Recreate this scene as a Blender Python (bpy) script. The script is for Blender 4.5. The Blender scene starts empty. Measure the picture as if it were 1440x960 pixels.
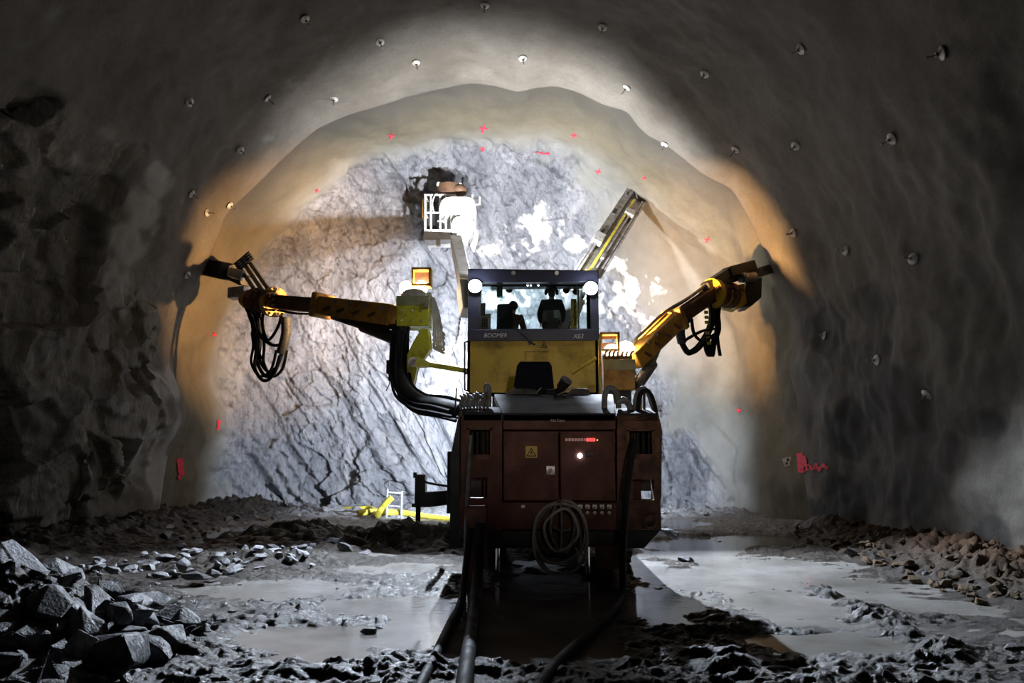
import bpy, bmesh, math, random
import numpy as np
from mathutils import Vector, Matrix, Quaternion
from mathutils.bvhtree import BVHTree

random.seed(7)
rng = np.random.RandomState(11)
C = bpy.context.scene.collection
sc = bpy.context.scene

# ------------------------------------------------------------------ camera
F = 1040.0
PITCH = math.atan(160 / F)
YAW = math.atan(31 * math.cos(PITCH) / F)
CAM = Vector((0, 0, 1.8))
cd = bpy.data.cameras.new('camera')
cam = bpy.data.objects.new('camera', cd)
C.objects.link(cam)
cam.location = CAM
cam.rotation_euler = (math.pi / 2 + PITCH, 0, YAW)
cd.sensor_width = 36.0
cd.lens = F / 1440 * 36.0
cd.clip_start = 0.05
sc.camera = cam

# ------------------------------------------------------------------ world, exposure
w = bpy.data.worlds.new('world')
sc.world = w
w.use_nodes = True
bg = w.node_tree.nodes['Background']
bg.inputs[0].default_value = (0.75, 0.85, 1.0, 1)
bg.inputs[1].default_value = 0.004
sc.view_settings.view_transform = 'Standard'
sc.view_settings.look = 'None'
sc.view_settings.gamma = 1
sc.view_settings.use_curve_mapping = False
sc.view_settings.exposure = 0.0
sc.cycles.use_denoising = True
sc.cycles.max_bounces = 6
sc.cycles.diffuse_bounces = 2
sc.cycles.glossy_bounces = 3
sc.cycles.transmission_bounces = 6
sc.cycles.transparent_max_bounces = 8
sc.cycles.sample_clamp_indirect = 4.0
sc.cycles.caustics_reflective = False
sc.cycles.caustics_refractive = False

RIGHT = Vector((math.cos(YAW), math.sin(YAW), 0))
FH = Vector((-math.sin(YAW), math.cos(YAW), 0))
FWD = FH * math.cos(PITCH) + Vector((0, 0, math.sin(PITCH)))
UP = FH * -math.sin(PITCH) + Vector((0, 0, math.cos(PITCH)))


def ray(px, py):
    return (RIGHT * ((px - 720) / F) + UP * ((480 - py) / F) + FWD)


def P(px, py, Y):
    d = ray(px, py)
    return CAM + d * (Y / d.y)


def G(px, py, z=0.0):
    d = ray(px, py)
    return CAM + d * ((z - CAM.z) / d.z)




def to_pixel(V):
    """Where points of the built tunnel fall in the photograph; used once, to find spots named in it."""
    q = V - np.array(CAM[:])
    a, b, c = [q @ np.array(v[:]) for v in (RIGHT, UP, FWD)]
    return 720 + F * a / c, 480 - F * b / c


# ------------------------------------------------------------------ lights (the machine's lamps, plus an added fill)
def spot(name, loc, target, power, color, angle, blend=0.3, radius=0.05):
    l = bpy.data.lights.new(name, 'SPOT')
    l.energy = power
    l.color = color
    l.spot_size = math.radians(angle)
    l.spot_blend = blend
    l.shadow_soft_size = radius
    o = bpy.data.objects.new(name, l)
    C.objects.link(o)
    o.location = loc
    o.rotation_euler = (Vector(target) - Vector(loc)).to_track_quat('-Z', 'Y').to_euler()
    return o


COOL = (0.76, 0.86, 1.0)
NEUT = (0.93, 0.96, 1.0)
WARM = (1.0, 0.55, 0.21)
# lamps on the front of the cab roof, aimed at the heading
ROOF_L = Vector((-0.85, 17.5, 5.98))
ROOF_R = Vector((0.45, 17.5, 5.98))
spot('roof_lamp_light', ROOF_L, (-1.2, 26, 11.5), 5800, NEUT, 140, 0.6)
spot('roof_lamp_light', ROOF_R, (0.5, 26, 9.5), 4200, NEUT, 134, 0.6)
# lamps low on the front of the chassis
LOW_L = Vector((-1.05, 19.1, 1.75))
LOW_R = Vector((1.0, 19.1, 1.75))
spot('front_lamp_light', LOW_L, (-4.2, 26, 2.6), 5600, COOL, 98, 0.6)
spot('front_lamp_light', LOW_R, (2.0, 26, 2.4), 3600, COOL, 104, 0.6)
# warm lamps at the feet of the two side booms
BOOM_L = P(583, 404, 16.9)
BOOM_R = P(874, 486, 17.3)
spot('boom_lamp_light', BOOM_L + Vector((-0.1, 1.25, -0.75)), BOOM_L + Vector((-6, 6.2, 2.0)), 5000, WARM, 80, 0.75)
spot('boom_lamp_light', BOOM_R + Vector((0.1, 0.3, 0.3)), BOOM_R + Vector((5.5, 6.0, 3.9)), 5000, WARM, 80, 0.75)
# work lamps on the rear corners of the cab, aimed back over the floor
REAR_L = P(668, 402, 15.36)
REAR_R = P(831, 405, 15.36)
spot('rear_lamp_light', REAR_L + Vector((0, -0.1, 0)), (-4.4, 10.3, 0), 9500, COOL, 72, 0.5, 0.03)
spot('rear_lamp_light', REAR_R + Vector((0, -0.1, 0)), (4.1, 10.9, 0), 9000, COOL, 66, 0.6, 0.03)
# added fill light behind the camera, brightens cab and rear body
spot('added_fill_light', (1.5, -4.0, 3.4), (0.2, 14.5, 3.7), 1250, (1.0, 0.88, 0.74), 26, 1.0, 0.3)


# ------------------------------------------------------------------ numpy noise
_perm = rng.permutation(256)
_perm = np.concatenate([_perm, _perm, _perm])
_gr = rng.normal(size=(256, 3))
_gr /= np.linalg.norm(_gr, axis=1)[:, None]


def perlin(x, y, z):
    xi, yi, zi = np.floor(x).astype(int), np.floor(y).astype(int), np.floor(z).astype(int)
    xf, yf, zf = x - xi, y - yi, z - zi
    u, v, s = [t * t * t * (t * (t * 6 - 15) + 10) for t in (xf, yf, zf)]

    def g(a, b, c):
        h = _perm[(_perm[(_perm[(xi + a) & 255] + yi + b) & 255] + zi + c) & 255]
        gg = _gr[h]
        return gg[..., 0] * (xf - a) + gg[..., 1] * (yf - b) + gg[..., 2] * (zf - c)

    def L(a, b, t):
        return a + (b - a) * t
    return 1.5 * L(L(L(g(0, 0, 0), g(1, 0, 0), u), L(g(0, 1, 0), g(1, 1, 0), u), v),
                   L(L(g(0, 0, 1), g(1, 0, 1), u), L(g(0, 1, 1), g(1, 1, 1), u), v), s)


def fbm(x, y, z, octv=4, gain=0.5):
    r, a = 0, 1.0
    for k in range(octv):
        r = r + a * perlin(x * 2 ** k + 13.7 * k, y * 2 ** k + 7.1 * k, z * 2 ** k + 3.3 * k)
        a *= gain
    return r


_cv = rng.rand(256, 7)


def facet(x, y, z):
    """Blocky rock: every cell of a jittered lattice carries its own tilted plane."""
    x, y, z = np.broadcast_arrays(x, y, z)
    xi, yi, zi = np.floor(x).astype(int), np.floor(y).astype(int), np.floor(z).astype(int)
    best = np.full(x.shape, 9e9)
    h = np.zeros(x.shape)
    for a in (-1, 0, 1):
        for b in (-1, 0, 1):
            for c in (-1, 0, 1):
                k = _perm[(_perm[(_perm[(xi + a) & 255] + yi + b) & 255] + zi + c) & 255]
                q = _cv[k]
                dx, dy, dz = x - (xi + a + q[..., 0]), y - (yi + b + q[..., 1]), z - (zi + c + q[..., 2])
                d = dx * dx + dy * dy + dz * dz
                v = (q[..., 3] - .5) + 1.1 * ((q[..., 4] - .5) * dx + (q[..., 5] - .5) * dy + (q[..., 6] - .5) * dz)
                m = d < best
                best = np.where(m, d, best)
                h = np.where(m, v, h)
    return h


def sstep(a, b, x):
    t = np.clip((x - a) / (b - a), 0, 1)
    return t * t * (3 - 2 * t)


# ------------------------------------------------------------------ materials
def nodes_of(name):
    m = bpy.data.materials.new(name)
    m.use_nodes = True
    nt = m.node_tree
    return m, nt, nt.nodes, nt.links, nt.nodes['Principled BSDF']


def pm(name, base, rough=0.5, metal=0.0, dirt=None, dscale=3.0, damount=0.5, bump=0.0, bscale=40.0, spec=0.5, emit=None, estr=0.0):
    m, nt, N, L, b = nodes_of(name)
    b.inputs['Base Color'].default_value = (*base, 1)
    b.inputs['Roughness'].default_value = rough
    b.inputs['Metallic'].default_value = metal
    b.inputs['Specular IOR Level'].default_value = spec
    tc = N.new('ShaderNodeTexCoord')
    if dirt:
        n = N.new('ShaderNodeTexNoise')
        n.inputs['Scale'].default_value = dscale
        n.inputs['Detail'].default_value = 6
        n.inputs['Roughness'].default_value = 0.65
        L.new(tc.outputs['Object'], n.inputs['Vector'])
        r = N.new('ShaderNodeValToRGB')
        r.color_ramp.elements[0].position = 0.62 - 0.45 * damount
        r.color_ramp.elements[1].position = 0.85 - 0.3 * damount
        L.new(n.outputs['Fac'], r.inputs['Fac'])
        mx = N.new('ShaderNodeMix')
        mx.data_type = 'RGBA'
        mx.inputs['A'].default_value = (*base, 1)
        mx.inputs['B'].default_value = (*dirt, 1)
        L.new(r.outputs['Color'], mx.inputs['Factor'])
        L.new(mx.outputs['Result'], b.inputs['Base Color'])
        mr = N.new('ShaderNodeMapRange')
        mr.inputs['To Min'].default_value = rough
        mr.inputs['To Max'].default_value = min(1, rough + 0.35)
        L.new(r.outputs['Color'], mr.inputs['Value'])
        L.new(mr.outputs['Result'], b.inputs['Roughness'])
    if bump:
        n2 = N.new('ShaderNodeTexNoise')
        n2.inputs['Scale'].default_value = bscale
        n2.inputs['Detail'].default_value = 5
        L.new(tc.outputs['Object'], n2.inputs['Vector'])
        bp = N.new('ShaderNodeBump')
        bp.inputs['Strength'].default_value = bump
        bp.inputs['Distance'].default_value = 0.02
        L.new(n2.outputs['Fac'], bp.inputs['Height'])
        L.new(bp.outputs['Normal'], b.inputs['Normal'])
    if emit:
        b.inputs['Emission Color'].default_value = (*emit, 1)
        b.inputs['Emission Strength'].default_value = estr
    return m


def mix(N, L, fac, a, b):
    mx = N.new('ShaderNodeMix')
    mx.data_type = 'RGBA'
    for s, v in (('Factor', fac), ('A', a), ('B', b)):
        if isinstance(v, tuple):
            mx.inputs[s].default_value = (*v, 1)
        elif isinstance(v, (int, float)):
            mx.inputs[s].default_value = v
        else:
            L.new(v, mx.inputs[s])
    return mx.outputs['Result']


def noise(N, L, tc, scale, detail=5, rough=0.6, stretch=None, rot=None, dist=0.0):
    n = N.new('ShaderNodeTexNoise')
    n.inputs['Scale'].default_value = scale
    n.inputs['Detail'].default_value = detail
    n.inputs['Roughness'].default_value = rough
    n.inputs['Distortion'].default_value = dist
    v = tc.outputs['Object']
    if stretch:
        mp = N.new('ShaderNodeMapping')
        if rot:
            mp.inputs['Rotation'].default_value = rot
        mp.inputs['Scale'].default_value = stretch
        L.new(v, mp.inputs['Vector'])
        v = mp.outputs['Vector']
    L.new(v, n.inputs['Vector'])
    return n.outputs['Fac']


def ramp(N, L, src, stops):
    r = N.new('ShaderNodeValToRGB')
    e = r.color_ramp.elements
    while len(e) < len(stops):
        e.new(0.5)
    for el, (p, c) in zip(e, stops):
        el.position = p
        el.color = (*c, 1) if isinstance(c, tuple) else (c, c, c, 1)
    L.new(src, r.inputs['Fac'])
    return r.outputs['Color']


def attr(N, name):
    a = N.new('ShaderNodeAttribute')
    a.attribute_name = name
    return a.outputs['Fac']


def math_(N, L, op, a, b):
    m = N.new('ShaderNodeMath')
    m.operation = op
    for k, v in enumerate((a, b)):
        if isinstance(v, (int, float)):
            m.inputs[k].default_value = v
        else:
            L.new(v, m.inputs[k])
    return m.outputs[0]


def wall_material(name, shot_a, shot_b, rock_a, rock_b, rock_c, rock_rough=0.45):
    """Sprayed concrete where the attribute 'rock' is 0, bare blasted rock where it is 1, water stains by 'wet'."""
    m, nt, N, L, b = nodes_of(name)
    tc = N.new('ShaderNodeTexCoord')
    rk, wet = attr(N, 'rock'), attr(N, 'wet')
    thin = attr(N, 'thin')
    s1 = noise(N, L, tc, 0.55, 6, 0.6)
    shot = ramp(N, L, s1, [(0.3, shot_a), (0.7, shot_b)])
    fine = noise(N, L, tc, 9, 6, 0.7)
    shot = mix(N, L, ramp(N, L, fine, [(0.35, 0.35), (0.7, 0.0)]), shot, tuple(c * 0.6 for c in shot_a))
    shot = mix(N, L, thin, shot, ramp(N, L, s1, [(0.3, (0.125, 0.12, 0.105)), (0.7, (0.215, 0.208, 0.19))]))
    r1 = noise(N, L, tc, 0.9, 8, 0.68, (1.0, 1.0, 0.28), (0, math.radians(-32), 0), 0.6)
    rock = ramp(N, L, r1, [(0.3, rock_a), (0.5, rock_b), (0.68, rock_c)])
    r2 = noise(N, L, tc, 5, 8, 0.75, (1.0, 1.0, 0.35), (0, math.radians(-32), 0), 1.2)
    rock = mix(N, L, ramp(N, L, r2, [(0.34, 0.75), (0.5, 0.0)]), rock, tuple(c * 0.35 for c in rock_a))
    rock = mix(N, L, ramp(N, L, r2, [(0.6, 0.0), (0.72, 0.8)]), rock, tuple(min(1, c * 1.35) for c in rock_c))
    col = mix(N, L, rk, shot, rock)
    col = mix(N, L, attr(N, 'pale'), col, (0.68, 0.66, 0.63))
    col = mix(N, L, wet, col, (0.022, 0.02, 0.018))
    L.new(col, b.inputs['Base Color'])
    rr = ramp(N, L, noise(N, L, tc, 2.2, 5, 0.6), [(0.35, rock_rough - 0.12), (0.65, rock_rough + 0.25)])
    L.new(mix(N, L, rk, (0.8, 0.8, 0.8), rr), b.inputs['Roughness'])
    hb = math_(N, L, 'MULTIPLY', r2, math_(N, L, 'MULTIPLY', rk, 2.2))
    hs = math_(N, L, 'ADD', hb, math_(N, L, 'MULTIPLY', fine, 0.35))
    bp = N.new('ShaderNodeBump')
    bp.inputs['Strength'].default_value = 0.75
    bp.inputs['Distance'].default_value = 0.06
    L.new(hs, bp.inputs['Height'])
    L.new(bp.outputs['Normal'], b.inputs['Normal'])
    return m


M = {}
M['lining'] = wall_material('sprayed_lining', (0.085, 0.071, 0.054), (0.165, 0.148, 0.126), (0.07, 0.062, 0.05), (0.17, 0.15, 0.12), (0.3, 0.265, 0.21), 0.6)
M['heading'] = wall_material('heading_rock', (0.11, 0.09, 0.055), (0.175, 0.147, 0.095), (0.11, 0.113, 0.13), (0.225, 0.228, 0.25), (0.35, 0.34, 0.35), 0.42)


def mud_material():
    m, nt, N, L, b = nodes_of('wet_mud')
    tc = N.new('ShaderNodeTexCoord')
    a = noise(N, L, tc, 1.1, 6, 0.65)
    f = noise(N, L, tc, 22, 8, 0.72)
    col = ramp(N, L, a, [(0.3, (0.011, 0.009, 0.0072)), (0.7, (0.048, 0.039, 0.031))])
    col = mix(N, L, attr(N, 'dry'), col, (0.075, 0.038, 0.016))
    col = mix(N, L, attr(N, 'gravel'), col, mix(N, L, f, (0.1, 0.1, 0.105), (0.36, 0.36, 0.37)))
    b.inputs['Specular IOR Level'].default_value = 0.35
    L.new(col, b.inputs['Base Color'])
    L.new(mix(N, L, attr(N, 'dry'), ramp(N, L, f, [(0.3, 0.22), (0.7, 0.55)]), (0.85, 0.85, 0.85)), b.inputs['Roughness'])
    bp = N.new('ShaderNodeBump')
    bp.inputs['Strength'].default_value = 0.9
    bp.inputs['Distance'].default_value = 0.035
    L.new(f, bp.inputs['Height'])
    L.new(bp.outputs['Normal'], b.inputs['Normal'])
    return m


def water_material():
    m, nt, N, L, b = nodes_of('silty_water')
    tc = N.new('ShaderNodeTexCoord')
    a = noise(N, L, tc, 0.6, 4, 0.6)
    L.new(ramp(N, L, a, [(0.35, (0.14, 0.13, 0.115)), (0.65, (0.29, 0.28, 0.265))]), b.inputs['Base Color'])
    b.inputs['Roughness'].default_value = 0.06
    b.inputs['IOR'].default_value = 1.33
    bp = N.new('ShaderNodeBump')
    bp.inputs['Strength'].default_value = 0.12
    bp.inputs['Distance'].default_value = 0.02
    L.new(noise(N, L, tc, 7, 3, 0.5, (1, 2.2, 1)), bp.inputs['Height'])
    L.new(bp.outputs['Normal'], b.inputs['Normal'])
    return m


M['mud'] = mud_material()
M['water'] = water_material()
M['rock'] = pm('lit_broken_rock', (0.3, 0.3, 0.32), 0.55, dirt=(0.1, 0.1, 0.1), dscale=2.2, damount=0.5, bump=0.8, bscale=9)  # paler copy: direct lamp light put into the rock colour
M['rock_shaded'] = pm('shaded_broken_rock', (0.12, 0.12, 0.13), 0.5, dirt=(0.025, 0.024, 0.023), dscale=2.2, damount=0.55, bump=0.8, bscale=9)  # darker copy of the same rock, shade put into its colour
M['rock_brown'] = pm('brown_stone', (0.11, 0.07, 0.035), 0.8, dirt=(0.05, 0.032, 0.018), dscale=3, damount=0.5, bump=0.8, bscale=9)
M['yellow'] = pm('yellow_paint', (0.62, 0.41, 0.02), 0.42, dirt=(0.12, 0.085, 0.03), dscale=1.6, damount=0.3, bump=0.12)
M['intake'] = pm('dark_blue_panel', (0.007, 0.008, 0.016), 0.7, spec=0.1)
M['grey_paint'] = pm('grey_white_tube_paint', (0.3, 0.3, 0.3), 0.5, dirt=(0.15, 0.14, 0.13), dscale=6, damount=0.4)
M['hose_pale'] = pm('dirty_pale_hose', (0.42, 0.38, 0.33), 0.6, dirt=(0.2, 0.17, 0.14), dscale=5, damount=0.4)
M['olive'] = pm('yellow_green_paint', (0.62, 0.6, 0.03), 0.42, dirt=(0.14, 0.12, 0.04), dscale=2.5, damount=0.3, bump=0.12)
M['orange'] = pm('orange_yellow_paint', (0.62, 0.32, 0.045), 0.4, dirt=(0.14, 0.07, 0.025), dscale=2.2, damount=0.45, bump=0.2)
M['red'] = pm('dirty_red_brown_paint', (0.13, 0.03, 0.02), 0.55, dirt=(0.075, 0.04, 0.027), dscale=2.4, damount=0.5, bump=0.25)
M['rust'] = pm('rusty_steel', (0.2, 0.085, 0.045), 0.65, dirt=(0.04, 0.03, 0.024), dscale=4, damount=0.55, bump=0.4)
M['navy'] = pm('dark_blue_grey_paint', (0.028, 0.03, 0.055), 0.35, dirt=(0.03, 0.028, 0.03), dscale=3, damount=0.2)
M['black'] = pm('black_paint', (0.012, 0.012, 0.014), 0.45, dirt=(0.035, 0.03, 0.026), dscale=4, damount=0.35, bump=0.2)
M['rubber'] = pm('black_rubber', (0.016, 0.016, 0.018), 0.6, dirt=(0.02, 0.018, 0.015), dscale=5, damount=0.3, bump=0.3, spec=0.15)
M['hose_blue'] = pm('blue_grey_hose_sleeve', (0.05, 0.06, 0.085), 0.5, dirt=(0.02, 0.02, 0.022), dscale=14, damount=0.5)
M['hose_grey'] = pm('grey_hose', (0.2, 0.2, 0.2), 0.5, dirt=(0.08, 0.07, 0.06), dscale=6, damount=0.4)
M['tyre'] = pm('muddy_tyre_rubber', (0.014, 0.013, 0.012), 0.8, dirt=(0.045, 0.035, 0.026), dscale=3, damount=0.6, bump=0.5)
M['steel'] = pm('bare_steel', (0.42, 0.41, 0.4), 0.35, 0.8, dirt=(0.16, 0.13, 0.1), dscale=5, damount=0.45, bump=0.1)
M['chrome'] = pm('bright_piston_rod', (0.7, 0.7, 0.7), 0.15, 1.0)
M['hood'] = pm('grey_hood_paint', (0.03, 0.031, 0.04), 0.8, spec=0.1, dirt=(0.05, 0.048, 0.052), dscale=2.0, damount=0.35, bump=0.2)
M['white'] = pm('white_paint', (0.75, 0.74, 0.72), 0.45, dirt=(0.4, 0.37, 0.33), dscale=3, damount=0.3)
M['plate'] = pm('galvanised_plate', (0.6, 0.58, 0.55), 0.5, 0.3, dirt=(0.25, 0.23, 0.2), dscale=8, damount=0.4)
M['alu'] = pm('aluminium_profile', (0.5, 0.49, 0.5), 0.4, 0.5, dirt=(0.2, 0.17, 0.16), dscale=4, damount=0.5)
M['brown'] = pm('brown_painted_drum', (0.14, 0.07, 0.035), 0.6, dirt=(0.05, 0.03, 0.02), dscale=3, damount=0.5)
M['sign'] = pm('yellow_sign', (0.6, 0.38, 0.05), 0.5)
M['sign_black'] = pm('sign_black', (0.01, 0.01, 0.01), 0.6)
M['letter'] = pm('white_lettering', (0.6, 0.6, 0.62), 0.5)
M['letter_red'] = pm('faded_lettering', (0.55, 0.38, 0.34), 0.5)
M['paint'] = pm('red_spray_paint', (0.75, 0.03, 0.06), 0.6)
M['hivis'] = pm('yellow_hose_plastic', (0.7, 0.6, 0.06), 0.45, dirt=(0.3, 0.25, 0.1), dscale=6, damount=0.3)
M['lamp_cool'] = pm('lit_lamp_glass', (0.8, 0.8, 0.8), 0.3, emit=(0.85, 0.92, 1.0), estr=130)
M['lamp_warm'] = pm('lit_warm_lamp_glass', (0.8, 0.8, 0.8), 0.3, emit=(1.0, 0.8, 0.55), estr=70)
M['led_white'] = pm('lit_white_indicator', (0.8, 0.8, 0.8), 0.3, emit=(0.85, 0.92, 1.0), estr=8)
M['led_red'] = pm('lit_red_indicator', (0.3, 0.02, 0.02), 0.3, emit=(1.0, 0.03, 0.04), estr=1.3)
M['led_dim'] = pm('dim_red_indicator', (0.12, 0.015, 0.015), 0.3, emit=(1.0, 0.05, 0.05), estr=0.06)
M['skin'] = pm('skin', (0.45, 0.27, 0.2), 0.5)
M['cloth'] = pm('dark_work_cloth', (0.018, 0.018, 0.022), 0.85)
M['cloth_grey'] = pm('grey_work_cloth', (0.09, 0.088, 0.08), 0.85)
M['cloth_brown'] = pm('brown_work_cloth', (0.075, 0.06, 0.04), 0.85)
M['hair'] = pm('dark_hair', (0.01, 0.008, 0.006), 0.6)
M['patch'] = pm('pale_patch', (0.3, 0.3, 0.28), 0.7)
M['interior'] = pm('pale_cab_lining', (0.5, 0.48, 0.42), 0.6)
M['seat'] = pm('dark_seat_fabric', (0.012, 0.012, 0.016), 0.8)


def glass_material():
    m, nt, N, L, b = nodes_of('cab_glass')
    b.inputs['Base Color'].default_value = (0.9, 0.95, 0.96, 1)
    tr = N.new('ShaderNodeBsdfTransparent')
    tr.inputs['Color'].default_value = (0.9, 0.95, 0.955, 1)
    gl = N.new('ShaderNodeBsdfGlossy')
    gl.inputs['Roughness'].default_value = 0.02
    fr = N.new('ShaderNodeFresnel')
    fr.inputs['IOR'].default_value = 1.45
    ms = N.new('ShaderNodeMixShader')
    L.new(fr.outputs['Fac'], ms.inputs['Fac'])
    L.new(tr.outputs['BSDF'], ms.inputs[1])
    L.new(gl.outputs['BSDF'], ms.inputs[2])
    L.new(ms.outputs['Shader'], N['Material Output'].inputs['Surface'])
    return m


M['glass'] = glass_material()

# ------------------------------------------------------------------ object helpers
WPOS = {}


def tag(o, label=None, cat=None, group=None, kind=None):
    if label: o['label'] = label
    if cat: o['category'] = cat
    if group: o['group'] = group
    if kind: o['kind'] = kind
    return o


def empty(name, loc, label=None, cat=None, group=None, parent=None):
    o = bpy.data.objects.new(name, None)
    C.objects.link(o)
    o.empty_display_size = 0.2
    loc = Vector(loc)
    WPOS[o.name] = loc
    if parent:
        o.parent = parent
        o.location = loc - WPOS[parent.name]
    else:
        o.location = loc
    return tag(o, label, cat, group)


class MB:
    def __init__(s):
        s.v, s.f = [], []

    def add(s, v, f):
        n = len(s.v)
        s.v += [Vector(q) for q in v]
        s.f += [tuple(i + n for i in q) for q in f]
        return s

    def hexa(s, p):
        """8 points: bottom 0-3 anticlockwise, top 4-7."""
        return s.add(p, [(3, 2, 1, 0), (4, 5, 6, 7), (0, 1, 5, 4), (1, 2, 6, 5), (2, 3, 7, 6), (3, 0, 4, 7)])

    def box(s, lo, hi):
        (a, b, c), (d, e, f) = lo, hi
        a, d = min(a, d), max(a, d); b, e = min(b, e), max(b, e); c, f = min(c, f), max(c, f)
        return s.hexa([(a, b, c), (d, b, c), (d, e, c), (a, e, c), (a, b, f), (d, b, f), (d, e, f), (a, e, f)])

    def obox(s, c, ax, ay, az, sx, sy, sz):
        c = Vector(c)
        ax, ay, az = ax.normalized() * sx / 2, ay.normalized() * sy / 2, az.normalized() * sz / 2
        return s.hexa([c - ax - ay - az, c + ax - ay - az, c + ax + ay - az, c - ax + ay - az,
                       c - ax - ay + az, c + ax - ay + az, c + ax + ay + az, c - ax + ay + az])

    def pbox(s, x0, y0, x1, y1, Y, depth):
        """Box whose near face, at distance Y, spans these pixels."""
        a, b = P(x0, (y0 + y1) / 2, Y), P(x1, (y0 + y1) / 2, Y)
        t, u = P((x0 + x1) / 2, y0, Y), P((x0 + x1) / 2, y1, Y)
        return s.box((a.x, Y, u.z), (b.x, Y + depth, t.z))

    def beam(s, p0, p1, w, h, up=Vector((0, 0, 1)), w1=None, h1=None):
        p0, p1 = Vector(p0), Vector(p1)
        d = (p1 - p0).normalized()
        x = d.cross(up).normalized()
        z = x.cross(d).normalized()
        w1 = w if w1 is None else w1
        h1 = h if h1 is None else h1
        q = []
        for p, a, b in ((p0, w, h), (p1, w1, h1)):
            q += [p - x * a / 2 - z * b / 2, p + x * a / 2 - z * b / 2, p + x * a / 2 + z * b / 2, p - x * a / 2 + z * b / 2]
        return s.hexa(q)

    def cyl(s, p0, p1, r, r1=None, n=16):
        r1 = r if r1 is None else r1
        p0, p1 = Vector(p0), Vector(p1)
        d = (p1 - p0).normalized()
        x = d.orthogonal().normalized()
        y = d.cross(x)
        v = []
        for p, q in ((p0, r), (p1, r1)):
            v += [p + (x * math.cos(2 * math.pi * k / n) + y * math.sin(2 * math.pi * k / n)) * q for k in range(n)]
        f = [(k, (k + 1) % n, n + (k + 1) % n, n + k) for k in range(n)]
        f += [tuple(range(n - 1, -1, -1)), tuple(range(n, 2 * n))]
        return s.add(v, f)

    def tube(s, path, r, n=10, smooth=3, closed=False, rad=None):
        pts = [Vector(p) for p in path]
        if smooth:
            pts = catmull(pts, smooth, closed)
        m = len(pts)
        rr = [r] * m if rad is None else [rad[min(len(rad) - 1, int(k * len(rad) / m))] for k in range(m)]
        t0 = (pts[1] - pts[0]).normalized()
        x = t0.orthogonal().normalized()
        v = []
        for k in range(m):
            if closed:
                t = (pts[(k + 1) % m] - pts[k - 1]).normalized()
            else:
                t = (pts[min(k + 1, m - 1)] - pts[max(k - 1, 0)]).normalized()
            x = (x - t * x.dot(t)).normalized()
            y = t.cross(x)
            v += [pts[k] + (x * math.cos(2 * math.pi * j / n) + y * math.sin(2 * math.pi * j / n)) * rr[k] for j in range(n)]
        f = []
        for k in range(m if closed else m - 1):
            k2 = (k + 1) % m
            f += [(k * n + j, k * n + (j + 1) % n, k2 * n + (j + 1) % n, k2 * n + j) for j in range(n)]
        if not closed:
            f += [tuple(range(n - 1, -1, -1)), tuple((m - 1) * n + j for j in range(n))]
        return s.add(v, f)

    def prism(s, pts, ext):
        pts = [Vector(p) for p in pts]
        ext = Vector(ext)
        n = len(pts)
        v = pts + [p + ext for p in pts]
        f = [tuple(range(n)), tuple(range(2 * n - 1, n - 1, -1))]
        f += [(k, n + k, n + (k + 1) % n, (k + 1) % n) for k in range(n)]
        return s.add(v, f)

    def pprism(s, pix, Y, depth):
        return s.prism([P(a, b, Y) for a, b in pix], (0, depth, 0))

    def ball(s, c, rx, ry=None, rz=None, n=14, m=9, top=1.0, bot=-1.0):
        ry = rx if ry is None else ry
        rz = rx if rz is None else rz
        c = Vector(c)
        v, f = [], []
        a0, a1 = math.asin(bot), math.asin(top)
        for i in range(m + 1):
            a = a0 + (a1 - a0) * i / m
            for j in range(n):
                b = 2 * math.pi * j / n
                v.append(c + Vector((rx * math.cos(a) * math.cos(b), ry * math.cos(a) * math.sin(b), rz * math.sin(a))))
        for i in range(m):
            f += [(i * n + j, i * n + (j + 1) % n, (i + 1) * n + (j + 1) % n, (i + 1) * n + j) for j in range(n)]
        f += [tuple(range(n - 1, -1, -1)), tuple(m * n + j for j in range(n))]
        return s.add(v, f)

    def build(s, name, mat, parent=None, smooth=35, bevel=0.0, label=None, cat=None, group=None, kind=None, base=False):
        lo = Vector([min(v[k] for v in s.v) for k in range(3)])
        hi = Vector([max(v[k] for v in s.v) for k in range(3)])
        c = (lo + hi) / 2
        if parent is None or base:
            c.z = lo.z
        me = bpy.data.meshes.new(name)
        me.from_pydata([tuple(v - c) for v in s.v], [], s.f)
        bm = bmesh.new()
        bm.from_mesh(me)
        bmesh.ops.recalc_face_normals(bm, faces=bm.faces)
        bm.to_mesh(me)
        bm.free()
        if smooth:
            me.polygons.foreach_set('use_smooth', [True] * len(me.polygons))
            me.set_sharp_from_angle(angle=math.radians(smooth))
        me.materials.append(mat)
        o = bpy.data.objects.new(name, me)
        C.objects.link(o)
        WPOS[o.name] = c
        if parent is not None:
            o.parent = parent
            o.location = c - WPOS[parent.name]
        else:
            o.location = c
        if bevel:
            md = o.modifiers.new('bevel', 'BEVEL')
            md.width = bevel
            md.segments = 2
            md.limit_method = 'ANGLE'
        return tag(o, label, cat, group, kind)


def catmull(pts, k, closed=False):
    n = len(pts)
    out = []
    for i in range(n if closed else n - 1):
        if closed:
            a, b, c, d = pts[i - 1], pts[i], pts[(i + 1) % n], pts[(i + 2) % n]
        else:
            a, b, c, d = pts[max(i - 1, 0)], pts[i], pts[i + 1], pts[min(i + 2, n - 1)]
        for j in range(k):
            t = j / k
            out.append(0.5 * ((2 * b) + (c - a) * t + (2 * a - 5 * b + 4 * c - d) * t * t + (3 * b - a - 3 * c + d) * t ** 3))
    if not closed:
        out.append(pts[-1].copy())
    return out


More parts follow.
